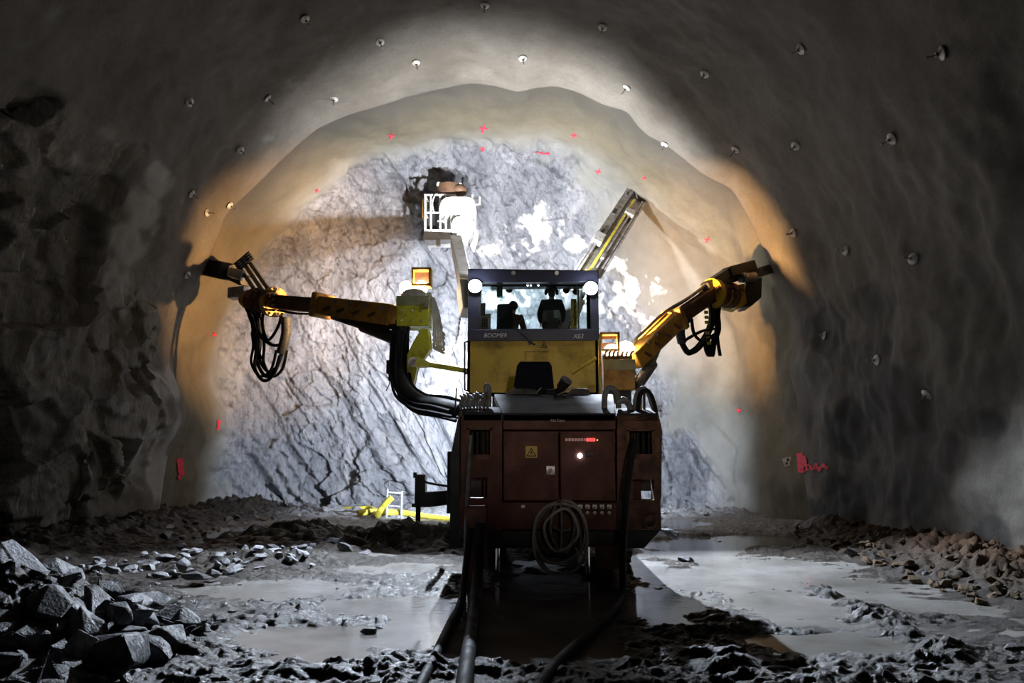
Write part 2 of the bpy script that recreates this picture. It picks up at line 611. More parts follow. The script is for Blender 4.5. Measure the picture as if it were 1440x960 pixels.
def grid_mesh(name, V, keep=None, attrs=None, mat=None, kind='structure', label=None):
    """V: rows x cols x 3."""
    R, K, _ = V.shape
    idx = np.arange(R * K).reshape(R, K)
    q = np.stack([idx[:-1, :-1], idx[:-1, 1:], idx[1:, 1:], idx[1:, :-1]], -1).reshape(-1, 4)
    if keep is not None:
        q = q[keep.reshape(-1)]
    used = np.unique(q)
    remap = np.full(R * K, -1)
    remap[used] = np.arange(len(used))
    q = remap[q]
    vv = V.reshape(-1, 3)[used]
    me = bpy.data.meshes.new(name)
    me.vertices.add(len(vv))
    me.vertices.foreach_set('co', vv.astype(np.float32).ravel())
    me.loops.add(q.size)
    me.loops.foreach_set('vertex_index', q.astype(np.int32).ravel())
    me.polygons.add(len(q))
    me.polygons.foreach_set('loop_start', np.arange(0, q.size, 4, dtype=np.int32))
    me.update(calc_edges=True)
    me.polygons.foreach_set('use_smooth', np.ones(len(q), bool))
    for k, a in (attrs or {}).items():
        at = me.attributes.new(k, 'FLOAT', 'POINT')
        at.data.foreach_set('value', a.reshape(-1)[used].astype(np.float32))
    me.materials.append(mat)
    o = bpy.data.objects.new(name, me)
    C.objects.link(o)
    tag(o, label, None, None, kind)
    BV.append((vv, q))
    return o


BV = []

# ------------------------------------------------------------------ tunnel: the lip of the sprayed lining, traced once in metres
LIP_Y = 20.0
lip_px = [(222, 760), (226, 700), (236, 640), (262, 590), (258, 560), (244, 530), (240, 500), (250, 460), (262, 425), (285, 385), (302, 350), (316, 305),
          (334, 285), (380, 240), (420, 203), (452, 178), (490, 162), (530, 150), (600, 130), (660, 118), (700, 122), (728, 131),
          (752, 124), (782, 121), (812, 130), (850, 148), (882, 156), (895, 175), (912, 192), (935, 203), (960, 222), (985, 245), (1030, 268),
          (1050, 300), (1072, 345), (1090, 385), (1108, 425), (1118, 460), (1116, 490), (1107, 520), (1118, 548), (1124, 590), (1128, 640), (1136, 700), (1142, 760)]
lp = np.array([[P(a, b, LIP_Y).x, P(a, b, LIP_Y).z] for a, b in lip_px])
lp = np.vstack([[lp[0, 0], -0.6], lp, [lp[-1, 0], -0.6]])


def resample(p, n):
    d = np.r_[0, np.cumsum(np.hypot(*np.diff(p, axis=0).T))]
    t = np.linspace(0, d[-1], n)
    return np.stack([np.interp(t, d, p[:, k]) for k in (0, 1)], 1)


def smooth_arr(p, s):
    n = int(3 * s)
    k = np.exp(-0.5 * (np.arange(-n, n + 1) / s) ** 2)
    k /= k.sum()
    q = np.pad(p, ((n, n), (0, 0)), mode='reflect', reflect_type='odd')
    return np.stack([np.convolve(q[:, c], k, 'valid') for c in (0, 1)], 1)


NT = 640
LIP = smooth_arr(resample(lp, NT), 3.0)
SMO = smooth_arr(LIP, 40)
CX = -1.4
ctr = np.array([CX, 2.0])
SMO = ctr + (SMO - ctr) * 1.035
NRM = np.gradient(SMO, axis=0)
NRM = np.stack([-NRM[:, 1], NRM[:, 0]], 1)
NRM /= np.linalg.norm(NRM, axis=1)[:, None]
if np.sum((SMO - ctr) * NRM) < 0:
    NRM = -NRM                        # outward
T = np.linspace(0, 1, NT)

# near lining, from beside the camera to the lip
ys = np.r_[np.linspace(2.6, 16, 170), np.linspace(16.06, 20.0, 66)]
YY, TT = np.meshgrid(ys, T, indexing='ij')
wl = sstep(16.6, 19.4, YY)[..., None]
XZ = SMO[None] * (1 - wl) + LIP[None] * wl
x3, y3, z3 = XZ[..., 0], YY, XZ[..., 1]
rockm = (1 - sstep(0.20, 0.27, TT + 0.05 * fbm(y3 * .5, z3 * .5, 3.1 + 0 * z3, 3))) * (1 - sstep(15.9, 16.5, YY + 1.1 * fbm(y3 * .35, z3 * .45, 8.1 + 0 * z3, 3) + 0.25 * (z3 - 4) * (z3 < 4)))
d = 0.16 * fbm(x3 * .35, y3 * .35, z3 * .35, 4) + 0.03 * fbm(x3 * 1.6, y3 * 1.6, z3 * 1.6, 3)
drk = 0.75 * facet(x3 * .42, y3 * .42, z3 * .42) + 0.3 * facet(x3 * 1.3, y3 * 1.3, z3 * 1.3) + .08 * fbm(x3 * 3, y3 * 3, z3 * 3, 3) + 0.18
d = d * (1 - rockm) + drk * rockm
# rough pockets and ledges low on the left pier of the lining
pier = np.exp(-((YY - 17.6) / 1.2) ** 2) * (1 - sstep(0.16, 0.2, TT)) * sstep(0.03, 0.06, TT)
d = d + pier * (0.75 * facet(x3 * .8 + 5, y3 * .8, z3 * .8) + 0.25 * facet(x3 * 2.1, y3 * 2.1, z3 * 2.1))
rockm = np.clip(rockm + 0.75 * sstep(.25, .5, pier), 0, 1)
# hollows low on the right wall, where water runs out
rb = sstep(0.74, 0.82, TT) * (1 - sstep(18.2, 19.2, YY))
d = d + rb * (0.26 * fbm(y3 * .42, z3 * .3, 1.7 + 0 * z3, 4) + 0.03 * fbm(y3 * 2.5, z3 * 2.0, 4.7 + 0 * z3, 3))
d = d * (1 - 0.75 * sstep(19.2, 20, YY))
V = np.stack([x3 + NRM[None, :, 0] * d, YY, z3 + NRM[None, :, 1] * d], -1)
qx, qy = to_pixel(V)
qn = fbm(y3 * .8 + 9, z3 * .6, 2.2 + 0 * z3, 5)
wet = np.zeros_like(x3)
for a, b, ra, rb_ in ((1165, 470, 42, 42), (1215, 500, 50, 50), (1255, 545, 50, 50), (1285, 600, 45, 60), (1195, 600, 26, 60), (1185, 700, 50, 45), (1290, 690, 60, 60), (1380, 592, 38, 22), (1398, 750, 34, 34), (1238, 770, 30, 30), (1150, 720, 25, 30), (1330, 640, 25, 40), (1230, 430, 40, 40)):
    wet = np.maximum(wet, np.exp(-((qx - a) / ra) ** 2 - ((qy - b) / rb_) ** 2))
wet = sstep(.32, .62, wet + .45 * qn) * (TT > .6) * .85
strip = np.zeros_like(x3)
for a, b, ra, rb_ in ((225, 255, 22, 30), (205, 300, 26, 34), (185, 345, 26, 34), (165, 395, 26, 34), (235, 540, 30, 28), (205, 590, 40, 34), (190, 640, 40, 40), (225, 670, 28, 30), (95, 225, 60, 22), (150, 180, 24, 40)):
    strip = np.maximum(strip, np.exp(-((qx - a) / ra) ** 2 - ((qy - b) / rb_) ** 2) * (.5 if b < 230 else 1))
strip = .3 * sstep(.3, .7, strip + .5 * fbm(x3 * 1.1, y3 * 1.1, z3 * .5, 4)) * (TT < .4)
wet = np.maximum(wet, .3 * (1 - sstep(15.8, 18.6, YY + .8 * fbm(x3 * .3, y3 * .3, z3 * .3, 3))))  # dimness of the near section painted into the lining colour
wet = np.maximum(wet, 0.35 * sstep(0.2, .5, fbm(x3 * .25, y3 * .25, z3 * .25, 4)))
# the spray's ragged end turns outward behind the lip
back = np.stack([LIP[:, 0] + NRM[:, 0] * .8, np.full(NT, 20.12), LIP[:, 1] + NRM[:, 1] * .8], -1)
V = np.concatenate([V, back[None]], 0)
strip = np.concatenate([strip, strip[-1:] * 0])
A = {'pale': strip, 'rock': np.concatenate([rockm, rockm[-1:] * 0]), 'wet': np.concatenate([wet, wet[-1:] * 0])}
kl = np.zeros((V.shape[0] - 1, NT - 1), bool)
tm = (T[:-1] + T[1:]) / 2
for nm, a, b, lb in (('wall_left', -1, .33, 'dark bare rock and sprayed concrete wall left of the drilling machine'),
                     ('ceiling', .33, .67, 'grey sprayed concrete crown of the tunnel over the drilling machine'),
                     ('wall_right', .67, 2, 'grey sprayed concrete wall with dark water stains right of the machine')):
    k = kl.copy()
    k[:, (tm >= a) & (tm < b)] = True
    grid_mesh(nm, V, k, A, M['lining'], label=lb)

# heading: the last round, rounding from the lip into the rock face
NP = 290
ph = np.linspace(0, 1, NP)
g = np.where(ph < .22, 1 - 0.05 * ph / .22, 0.95 * np.sqrt(np.clip(1 - ((ph - .22) / .78) ** 1.25, 0, 1)))
u = np.clip((ph - .22) / .78, 0, 1)
dep = np.where(ph < .22, 3.6 * ph / .22, 3.6 + 2.2 * (1 - (1 - u) ** 2.6))
EXC = ctr + (smooth_arr(LIP, 7.5) - ctr) * 1.035
EXC[:, 1] = np.minimum(EXC[:, 1], smooth_arr(LIP, 7.5)[:, 1] + .4)
cc = np.array([CX - .3, -0.5])
GG, TT2 = np.meshgrid(g, T, indexing='ij')
DD = np.repeat(dep[:, None], NT, 1)
x3 = cc[0] + (EXC[None, :, 0] - cc[0]) * GG - 0.55 * DD / 5.8
z3 = cc[1] + (EXC[None, :, 1] - cc[1]) * GG
y3 = 19.95 + DD
# bare rock where the spray was left off
poly = [(332, 720), (334, 600), (345, 520), (340, 470), (372, 400), (402, 350), (450, 290), (505, 255), (560, 232), (640, 212), (720, 222), (790, 236),
        (830, 290), (850, 360), (905, 440), (930, 520), (945, 600), (985, 640), (1003, 700), (1005, 720)]
pw = np.array([[P(a, b, 25.5).x, P(a, b, 25.5).z] for a, b in poly])


def poly_dist(px, pz, pg):
    inside = np.zeros(px.shape, bool)
    dist = np.full(px.shape, 1e9)
    n = len(pg)
    for i in range(n):
        a, b = pg[i], pg[(i + 1) % n]
        e = b - a
        t = np.clip(((px - a[0]) * e[0] + (pz - a[1]) * e[1]) / (e @ e), 0, 1)
        dist = np.minimum(dist, np.hypot(px - a[0] - t * e[0], pz - a[1] - t * e[1]))
        c = ((a[1] > pz) != (b[1] > pz)) & (px < (b[0] - a[0]) * (pz - a[1]) / (b[1] - a[1] + 1e-12) + a[0])
        inside ^= c
    return np.where(inside, dist, -dist)


pg2 = np.vstack([pw, [[pw[-1, 0], -3]], [[pw[0, 0], -3]]])
pd = poly_dist(x3, z3, pg2) + 0.55 * fbm(x3 * .7, y3 * .7, z3 * .7, 4)
rk = sstep(-0.35, 0.55, pd) * sstep(22.8, 23.8, y3)
# strata dip from upper left to lower right
an = math.radians(58)
bx, bz = math.cos(an), -math.sin(an)            # along the beds
uu = x3 * bx + z3 * bz
vv = x3 * -bz + z3 * bx + 0.22 * fbm(x3 * .3, z3 * .3, y3 * 0 + 1.1, 2) + 0.12 * facet(x3 * .5, z3 * .5, y3 * 0)
saw = (vv / 1.15) % 1.0
strata = np.where(saw < .8, saw / .8, (1 - saw) / .2) - .5
saw2 = (vv / .41 + 0.3 * fbm(x3 * .8, z3 * .8, y3 * 0, 2)) % 1.0
strata2 = np.where(saw2 < .75, saw2 / .75, (1 - saw2) / .25) - .5
low = sstep(6.8, 3.2, z3 + .25 * x3)
rel = 0.22 * strata * (0.3 + .7 * low) + 0.10 * strata2 * (0.3 + .7 * low)
rel = rel + 0.42 * facet(uu * .28, vv * .7, y3 * .3) + 0.24 * facet(uu * .7, vv * 1.5, y3 * .8) + 0.13 * facet(uu * 1.7, vv * 3.2, y3 * 2) + 0.06 * facet(uu * 3.6, vv * 6, y3 * 3)
rel = rel + 0.09 * facet(x3 * 2.6 + 3, y3 * 2, z3 * 2.6) + 0.05 * fbm(x3 * 3, y3 * 3, z3 * 3, 4)
soft = 0.20 * fbm(x3 * .4, y3 * .4, z3 * .4, 3) + 0.05 * fbm(x3 * 1.2, y3 * 1.2, z3 * 1.2, 3)
# cracks showing through the thin spray
thin = sstep(-3.2, 0.3, pd) * sstep(22.5, 24, y3)
soft = soft + thin * 0.10 * facet(uu * .5, vv * 1.3, y3 * .5)
disp = soft * (1 - rk) + rel * rk
fade = sstep(0.0, .06, ph)[:, None]
# inward normal of the shell, roughly
nx, ny, nz = np.gradient(x3, axis=0), np.gradient(y3, axis=0), np.gradient(z3, axis=0)
tx, tyy, tz = np.gradient(x3, axis=1), np.gradient(y3, axis=1), np.gradient(z3, axis=1)
Nn = np.cross(np.stack([tx, tyy, tz], -1), np.stack([nx, ny, nz], -1))
Nn /= np.linalg.norm(Nn, axis=-1)[..., None] + 1e-9
Nn[-1] = (0, -1, 0)
sg = np.where(Nn[..., 1:2] > 0, -1, 1)
Nn = Nn * sg
V = np.stack([x3, y3, z3], -1) + Nn * (disp * fade)[..., None] * -1
frnd = 0 * x3
dark2 = 0.85 * sstep(.20, .02, GG * 0 + ph[:, None]) * sstep(7.5, 9.5, z3) + 0.4 * sstep(0.25, .6, fbm(x3 * .35 + 5, y3 * .35, z3 * .35, 4)) * (1 - rk) * (z3 < 9)  # darker crown band behind the lip, plus random darker patches
pale = np.zeros_like(x3)  # lamp-lit facets of the face painted as near-white colour
for a, b, r_ in ((750, 322, .9), (695, 350, .5), (712, 415, 1.0), (880, 415, 1.0), (905, 450, .6), (832, 432, .5), (640, 520, 1.4), (780, 425, .6), (810, 345, .35), (860, 375, .5)):
    q_ = P(a, b, 25.2)
    pale = np.maximum(pale, np.exp(-(((x3 - q_.x) / r_) ** 2 + ((z3 - q_.z) / (r_ * .8)) ** 2)))
pale = sstep(.42, .62, pale * .75 + .5 * facet(uu * 2.2, vv * 3.6, y3 * 2) + .4 * fbm(x3 * 2.5, y3 * 2.5, z3 * 2.5, 4)) * sstep(.08, .3, pale) * sstep(23, 24, y3)
grid_mesh('wall_back', V, None, {'rock': rk, 'wet': dark2, 'pale': pale, 'thin': sstep(-3.6, -.4, pd) * sstep(22, 23.6, y3)}, M['heading'], label='blasted rock heading with tan sprayed concrete round its rim')


# ------------------------------------------------------------------ floor
def ell(x, y, px, py, wpx, hpx, pw=1.0):
    """Soft ellipse on the ground given by its outline in the photograph."""
    c = G(px, py)
    rx = wpx / 2 * c.y / F
    ry = (G(px, py - hpx / 2).y - G(px, py + hpx / 2).y) / 2
    return np.exp(-(((x - c.x) / rx) ** 2 + ((y - c.y) / ry) ** 2) ** pw)


def blob(x, y, cx, cy, rx, ry, pw=1.0):
    return np.exp(-(((x - cx) / rx) ** 2 + ((y - cy) / ry) ** 2) ** pw)


PUD = [(1040, 806, 330, 70), (1120, 850, 170, 44), (930, 850, 120, 60), (1120, 905, 300, 30), (1330, 855, 160, 20), (980, 768, 120, 24), (900, 735, 200, 14), (770, 850, 230, 120), (400, 828, 210, 34), (540, 800, 150, 18), (590, 880, 90, 60), (540, 850, 160, 30), (430, 895, 260, 34), (330, 752, 170, 26), (440, 925, 150, 26), (1080, 760, 150, 18), (650, 730, 200, 8), (260, 890, 100, 24)]


def fheight(x, y):
    z0 = np.zeros_like(x)
    n1 = fbm(x * .55, y * .9, z0 + .4, 4)
    n2 = fbm(x * 2.6, y * 3.6, z0 + 2.4, 4)
    n3 = facet(x * 5, y * 7, z0 + 1)
    n4 = fbm(x * 8, y * 11, z0 + 5.4, 3)
    h = 0.028 + 0.05 * n1 + 0.04 * n2 + 0.03 * n3 * sstep(-.1, .3, n1 + .1) + 0.02 * n4 * sstep(-.3, .2, n1) + .022 * facet(x * 13, y * 16, z0 + 3) * sstep(-.35, .15, n1 + .3 * n2)
    pud = np.zeros_like(x)
    for a in PUD:
        pud = np.maximum(pud, ell(x, y, *a, 2.0))
    a_, b_ = G(1120, 815), G(1345, 935)
    t_ = np.clip(((x - a_.x) * (b_.x - a_.x) + (y - a_.y) * (b_.y - a_.y)) / ((b_.x - a_.x) ** 2 + (b_.y - a_.y) ** 2), 0, 1)
    ds = np.hypot(x - a_.x - t_ * (b_.x - a_.x), y - a_.y - t_ * (b_.y - a_.y))
    h = h - 0.105 * pud + np.exp(-(ds / .22) ** 2) * (.06 + .06 * n2 + .03 * n4)
    # wheel ruts running back from the machine, with ridges of mud thrown up between
    h = h + 0.035 * blob(x, y, 1.75, 8.0, .45, 1.7) * (1 + 1.5 * n2) + 0.04 * blob(x, y, 2.4, 6.4, 1.3, .5) * (1 + 1.5 * n2)
    h = h + 0.05 * blob(x, y, -.6, 6.6, 1.2, .35) * (1 + 1.4 * n2)
    # spoil heap, left foreground
    h = h + (0.7 + .08 * n2) * blob(x, y, -5.6, 6.9, 1.5, 1.4, 1.3) + 0.22 * blob(x, y, -4.1, 6.9, .85, 1.2)
    # low bank of stones behind the lit pool, and the bank in front of the heading
    h = h + (0.09 + .10 * n2) * blob(x, y, -4.7, 12.7, 2.6, .55)
    h = h + (0.27 + .2 * n2 + .1 * n1) * blob(x, y, -2.6, 15.2, 2.1, 0.85, 1.6) + (.3 + .2 * n2) * blob(x, y, -5.4, 16.4, 1.5, .9)
    h = h + (.1 + .1 * n2) * blob(x, y, 2.3, 13.0, .5, .4)
    # debris along both walls
    r = sstep(5.3, 7.3, x - 0.05 * (y - 12) + .4 * n1) * sstep(21, 17, y)
    h = h + r * (0.3 + .12 * n1 + .05 * n2 + .05 * n4 + .06 * n3 + .05 * facet(x * 3, y * 3, z0))
    l = sstep(-7.9, -9.6, x + .3 * n1)
    h = h + l * (0.28 + .12 * n2)
    far = sstep(22.2, 24.2, y)
    h = h + far * (0.05 + .12 * n2)
    return h, np.clip(r * 1.1 - .15, 0, 1), sstep(16.8, 19.0, y + .8 * n1) * (1 - r) * sstep(-8.6, -6.4, x + .5 * n1)


yv = 4.0 * (27.0 / 4.0) ** np.linspace(0, 1, 720)
xv = np.linspace(-1, 1, 760)
YF, XU = np.meshgrid(yv, xv, indexing='ij')
XF = -1.2 + XU * np.minimum(11.5, 3.6 + YF * 0.62)
HF, DRY, GRAV = fheight(XF, YF)
V = np.stack([XF, YF, HF], -1)
grid_mesh('floor', V, None, {'dry': DRY, 'gravel': GRAV}, M['mud'], label='wet muddy tunnel floor churned by wheels')
vw = MB()
vw.add([(-6.6, 4.3, 0), (5.9, 4.3, 0), (6.6, 21.8, 0), (-8.6, 21.8, 0)], [(0, 1, 2, 3)])
pw_ = vw.build('puddle_water', M['water'], None, smooth=0)
tag(pw_, 'still silty water lying in the puddles of the floor', 'water', None, 'stuff')


def floor_z(x, y):
    return float(fheight(np.array([float(x)]), np.array([float(y)]))[0][0])


TREES = [BVHTree.FromPolygons([tuple(q) for q in v], [tuple(q) for q in f]) for v, f in BV]


def hit(px, py, first=0, last=4):
    """Where the line of sight through a pixel meets the built tunnel."""
    best = None
    d_ = ray(px, py).normalized()
    for t in TREES[first:last]:
        r = t.ray_cast(CAM, d_)
        if r[0] is not None and (best is None or r[3] < best[3]):
            best = r
    if best is None:
        return None, None
    n = best[1]
    if n.dot(d_) > 0:
        n = -n
    return best[0], n


def text(body, name, mat, parent, px0, px1, py, Y, height_px, shear=0.0, thick=0.004):
    """Raised lettering facing back down the tunnel, spanning px0..px1."""
    cu = bpy.data.curves.new(name, 'FONT')
    cu.body = body
    cu.shear = shear
    cu.align_x = 'CENTER'
    cu.align_y = 'CENTER'
    cu.extrude = thick
    tmp = bpy.data.objects.new(name + '_tmp', cu)
    C.objects.link(tmp)
    dg = bpy.context.evaluated_depsgraph_get()
    me = bpy.data.meshes.new_from_object(tmp.evaluated_get(dg))
    bpy.data.objects.remove(tmp)
    co = np.array([v.co[:] for v in me.vertices])
    mn, mx = co.min(0), co.max(0)
    a, b = P(px0, py, Y), P(px1, py, Y)
    sx = (b.x - a.x) / (mx[0] - mn[0])
    sz = (height_px * Y / F) / (mx[1] - mn[1])
    c = (mn + mx) / 2
    for v in me.vertices:
        q = v.co
        v.co = ((q.x - c[0]) * sx, q.z, (q.y - c[1]) * sz)
    me.materials.clear()
    me.materials.append(mat)
    o = bpy.data.objects.new(name, me)
    C.objects.link(o)
    wp = Vector(((a.x + b.x) / 2, Y, a.z))
    WPOS[o.name] = wp
    o.parent = parent
    o.location = wp - WPOS[parent.name]
    return o


def bundle(mb, path, n, spread, r, seed=0, res=4, nn=7):
    rd = random.Random(seed)
    for k in range(n):
        a = 2 * math.pi * k / max(1, n - 1)
        q = 0 if k == n - 1 else 1
        off = [Vector((math.cos(a) * q, math.sin(a) * q, math.sin(a) * q)) * spread * rd.uniform(.8, 1.15) for _ in path]
        mb.tube([Vector(p) + o for p, o in zip(path, off)], r * rd.uniform(.85, 1.15), nn, res)
    return mb


# ================================================================== the drilling machine
rig = empty('drilling_rig', (0.33, 13.0, 0.0), 'three-boom yellow and dark red tunnel drilling machine standing before the rock heading', 'drilling machine')

# ---- chassis, axles, wheels
m = MB()
m.box((-0.55, 10.9, 0.62), (1.2, 19.0, 1.25))
m.box((-1.0, 12.0, 1.25), (1.65, 18.9, 1.62))
m.box((-0.75, 18.6, .8), (1.4, 19.0, 1.9))
chassis = m.build('chassis', M['black'], rig, bevel=.02)
for s in (-.9, .9):
    MB().box((.33 + s * 1.0 - .16, 18.9, 1.62), (.33 + s * 1.0 + .16, 19.08, 1.9)).build('lamp_bracket', M['black'], chassis)
_q = BOOM_L + Vector((-0.02, 1.2, -0.78))
for p_ in (LOW_L, LOW_R):
    MB().cyl(p_ + Vector((0, -.12, 0)), p_ + Vector((0, -.03, 0)), .1, .12).build('front_lamp', M['lamp_cool'], chassis)
for y in (13.2, 17.4):
    MB().cyl((-.9, y, .66), (1.55, y, .66), .13).build('axle', M['black'], rig)
    for sx in (-1, 1):
        cx = .33 + sx * 1.08
        w_ = MB()
        # tyre as a lathe
        prof = [(.33, -.22), (.58, -.25), (.645, -.2), (.66, -.1), (.66, .1), (.645, .2), (.58, .25), (.33, .22)]
        n = 36
        vv_ = []
        for k in range(n):
            a = 2 * math.pi * k / n
            vv_ += [(cx + b, y + r_ * math.cos(a), .66 + r_ * math.sin(a)) for r_, b in prof]
        np_ = len(prof)
        w_.add(vv_, [(k * np_ + j, k * np_ + (j + 1) % np_, ((k + 1) % n) * np_ + (j + 1) % np_, ((k + 1) % n) * np_ + j) for k in range(n) for j in range(np_)])
        ty = w_.build('wheel', M['tyre'], rig, smooth=30)
        lg = MB()
        for k in range(18):
            a = 2 * math.pi * k / 18
            for q in (-1, 1):
                c_ = Vector((cx + q * .11, y + .67 * math.cos(a + q * .09), .66 + .67 * math.sin(a + q * .09)))
                lg.obox(c_, Vector((1, 0, 0)), Vector((0, -math.sin(a), math.cos(a))), Vector((0, math.cos(a), math.sin(a))), .2, .07, .05)
        lg.build('tread', M['tyre'], ty)
        MB().cyl((cx - .12, y, .66), (cx + .12, y, .66), .34, n=24).cyl((cx - .2, y, .66), (cx + .2, y, .66), .13).build('hub', M['rust'], ty)

# ---- rear body
RY = 10.7
m = MB()
m.box((-.75, 10.95, .55), (1.55, 12.9, 2.3))
body = m.build('engine_compartment', M['red'], rig, bevel=.02)
# hood: front edge higher and farther away
rl, rr = P(706, 581, RY), P(866, 581, RY)
fl, fr = P(695, 554, 12.6), P(862, 554, 12.6)
dz = Vector((0, 0, -.12))
MB().hexa([rl + dz, rr + dz, fr + dz, fl + dz, rl, rr, fr, fl]).build('hood_lid', M['hood'], rig, bevel=.015)
for x0, x1, y0 in ((651, 706, 580), (867, 926, 581)):
    a, b = P(x0, y0, RY), P(x1, y0, RY)
    c_, d_ = P(x0 + 3, y0 - 8, 11.35), P(x1 - 4, y0 - 8, 11.35)
    MB().hexa([a + dz, b + dz, d_ + dz, c_ + dz, a, b, d_, c_]).build('shelf_plate', M['hood'], rig, bevel=.01)
# header, doors, skirt
MB().pbox(707, 582, 866, 604, RY, .25).build('header_panel', M['red'], rig, bevel=.015)
for k, (x0, x1) in enumerate(((708, 785.5), (788, 865))):
    dr = MB().pbox(x0, 606, x1, 704, RY, .22).build('access_door', M['red'], rig, bevel=.012)
    for yy in (622, 690):
        xx = x0 + 1.5 if k == 0 else x1 - 1.5
        MB().cyl(P(xx, yy - 5, RY - .015), P(xx, yy + 5, RY - .015), .018, n=8).build('hinge', M['rust'], dr)
    if k == 0:
        m2 = MB().pbox(768.5, 655, 780, 667, RY - .03, .04)
        m2.cyl(P(774, 661, RY - .06), P(774, 661, RY), .03, n=10)
        m2.build('door_latch', M['steel'], dr)
        sg_ = MB().pbox(739, 627, 755.5, 643.5, RY - .008, .006).build('warning_sign', M['sign'], dr, smooth=0)
        mm = MB()
        tri = [P(747.2, 630, RY - .012), P(753.4, 641, RY - .012), P(741, 641, RY - .012)]
        for i in range(3):
            mm.beam(tri[i], tri[(i + 1) % 3], .012, .004, Vector((0, 1, 0)))
        mm.prism([P(a, b, RY - .013) for a, b in ((748.3, 632.5), (745.3, 637), (747.2, 637), (746.2, 640.2), (749.6, 635.8), (747.6, 635.8))], (0, .003, 0))
        mm.build('lightning_symbol', M['sign_black'], dr, smooth=0)
    else:
        mm = MB()
        for i in range(7):
            mm.pbox(795 + i * 4.3, 616, 798.4 + i * 4.3, 620, RY - .012, .012)
        mm.build('indicator_strip', M['led_dim'], dr, smooth=0)
        mm = MB()
        for i in range(3):
            mm.pbox(824.6 + i * 4.3, 615.8, 828.4 + i * 4.3, 620.4, RY - .016, .016)
        mm.build('red_indicator', M['led_red'], dr, smooth=0, label='glowing red indicator')
        MB().cyl(P(840, 618.5, RY - .02), P(840, 618.5, RY), .011, n=10).build('yellow_indicator', pm('lit_yellow_indicator', (.6, .5, .1), .4, emit=(1, .7, .1), estr=1.2), dr)
        MB().cyl(P(815.5, 640.5, RY - .03), P(815.5, 640.5, RY), .036, n=16).build('white_indicator', M['led_white'], dr, label='glowing white indicator lamp')
        MB().pbox(822, 636, 835, 642, RY - .02, .02).build('switch', M['black'], dr, bevel=.004)
        mm = MB()
        mm.tube([P(846, 697, RY - .03), P(851, 699, RY - .04), P(852, 703, RY - .03), P(847, 703, RY - .02)], .012, 8)
        mm.build('door_handle', M['rust'], dr)
text('Atlas Copco', 'lettering', M['letter_red'], rig, 774, 794, 591.5, RY - .004, 5.5)
sk = MB().pbox(705, 706, 868, 745, RY, .3).build('valve_panel', M['red'], rig, bevel=.015)
for k in range(5):
    a = 813 + k * 10.2
    mm = MB()
    mm.pbox(a, 709.5, a + 6, 715.5, RY - .02, .02)
    mm.cyl(P(a + 3, 712.5, RY - .05), P(a + 3, 712.5, RY - .02), .016, n=8)
    mm.build('coupling', M['steel'], sk)
    mm = MB().cyl(P(a + 3, 721, RY - .05), P(a + 3, 721, RY), .024, n=10).cyl(P(a + 3, 721, RY - .09), P(a + 3, 721, RY - .05), .014, n=8)
    mm.build('hose_nipple', M['steel'], sk)
mm = MB()
for a in (733, 772, 786, 798):
    mm.pbox(a, 710, a + 5, 714, RY - .02, .02)
mm.build('bolt_heads', M['steel'], sk)
MB().pbox(690, 745, 868, 769, RY + .05, .6).build('belly_plate', M['black'], rig, bevel=.02)


def pannier(name, outline_x, rows, Y, dep, mat):
    """A thick steel side plate with openings: rows = (y0, y1, [(x0, x1) solid spans])."""
    mm = MB()
    for y0, y1, spans in rows:
        for a, b in spans:
            mm.pbox(a, y0, b, y1, Y, dep)
    return mm.build(name, mat, rig, smooth=0)


lp_ = pannier('side_body', None, [(583, 602, [(648, 706)]), (602, 641, [(648, 660), (689, 706)]), (641, 671, [(648, 706)]), (671, 700, [(648, 659), (685, 706)]), (700, 745, [(646, 706)])], RY, .3, M['red'])
rp_ = pannier('side_body', None, [(584, 604, [(868, 927)]), (604, 640, [(868, 885), (917, 928)]), (640, 674, [(868, 928.5)]), (674, 703, [(868, 890), (920, 929)]), (703, 745, [(868, 929.5)])], RY, .3, M['rust'])
MB().pprism([(868, 745), (929.5, 745), (906, 771), (868, 771)], RY + .02, .6).build('tapered_foot', M['black'], rig, bevel=.01)
MB().pprism([(645, 745), (706, 745), (706, 771), (660, 771)], RY + .02, .6).build('tapered_foot', M['black'], rig, bevel=.01)
for x0, x1, ys_, pr in ((660, 689, (602, 641), lp_), (885, 917, (604, 640), rp_)):
    mm = MB()
    t_ = 4
    mm.pbox(x0 - t_, ys_[0] - 3, x1 + t_, ys_[0] + 2, RY - .03, .05)
    mm.pbox(x0 - t_, ys_[1] - 2, x1 + t_, ys_[1] + 5, RY - .06, .08)
    mm.pbox(x0 - t_, ys_[0], x0, ys_[1], RY - .03, .05)
    mm.pbox(x1, ys_[0], x1 + t_, ys_[1], RY - .03, .05)
    mm.build('opening_frame', M['rust'], pr, smooth=0)
    mm = MB()
    for k in range(4):
        xx = x0 + 4 + k * (x1 - x0 - 8) / 3
        mm.cyl(P(xx, ys_[0], RY + .2), P(xx, ys_[1], RY + .2), .03, n=8)
    mm.build('bar', M['black'], pr)
    MB().pbox(x0 - 6, ys_[0] - 6, x1 + 6, ys_[1] + 6, RY + .45, .05).build('inner_plate', M['black'], pr, smooth=0)
mm = MB()
ring = [P(914 + 8 * math.cos(a), 733 + 8 * math.sin(a), RY - .03) for a in np.linspace(0, 2 * math.pi, 12, endpoint=False)]
mm.tube(ring, .022, 8, 2, True)
mm.pbox(903, 723, 925, 743, RY - .02, .02)
mm.build('towing_ring', M['rust'], rp_)
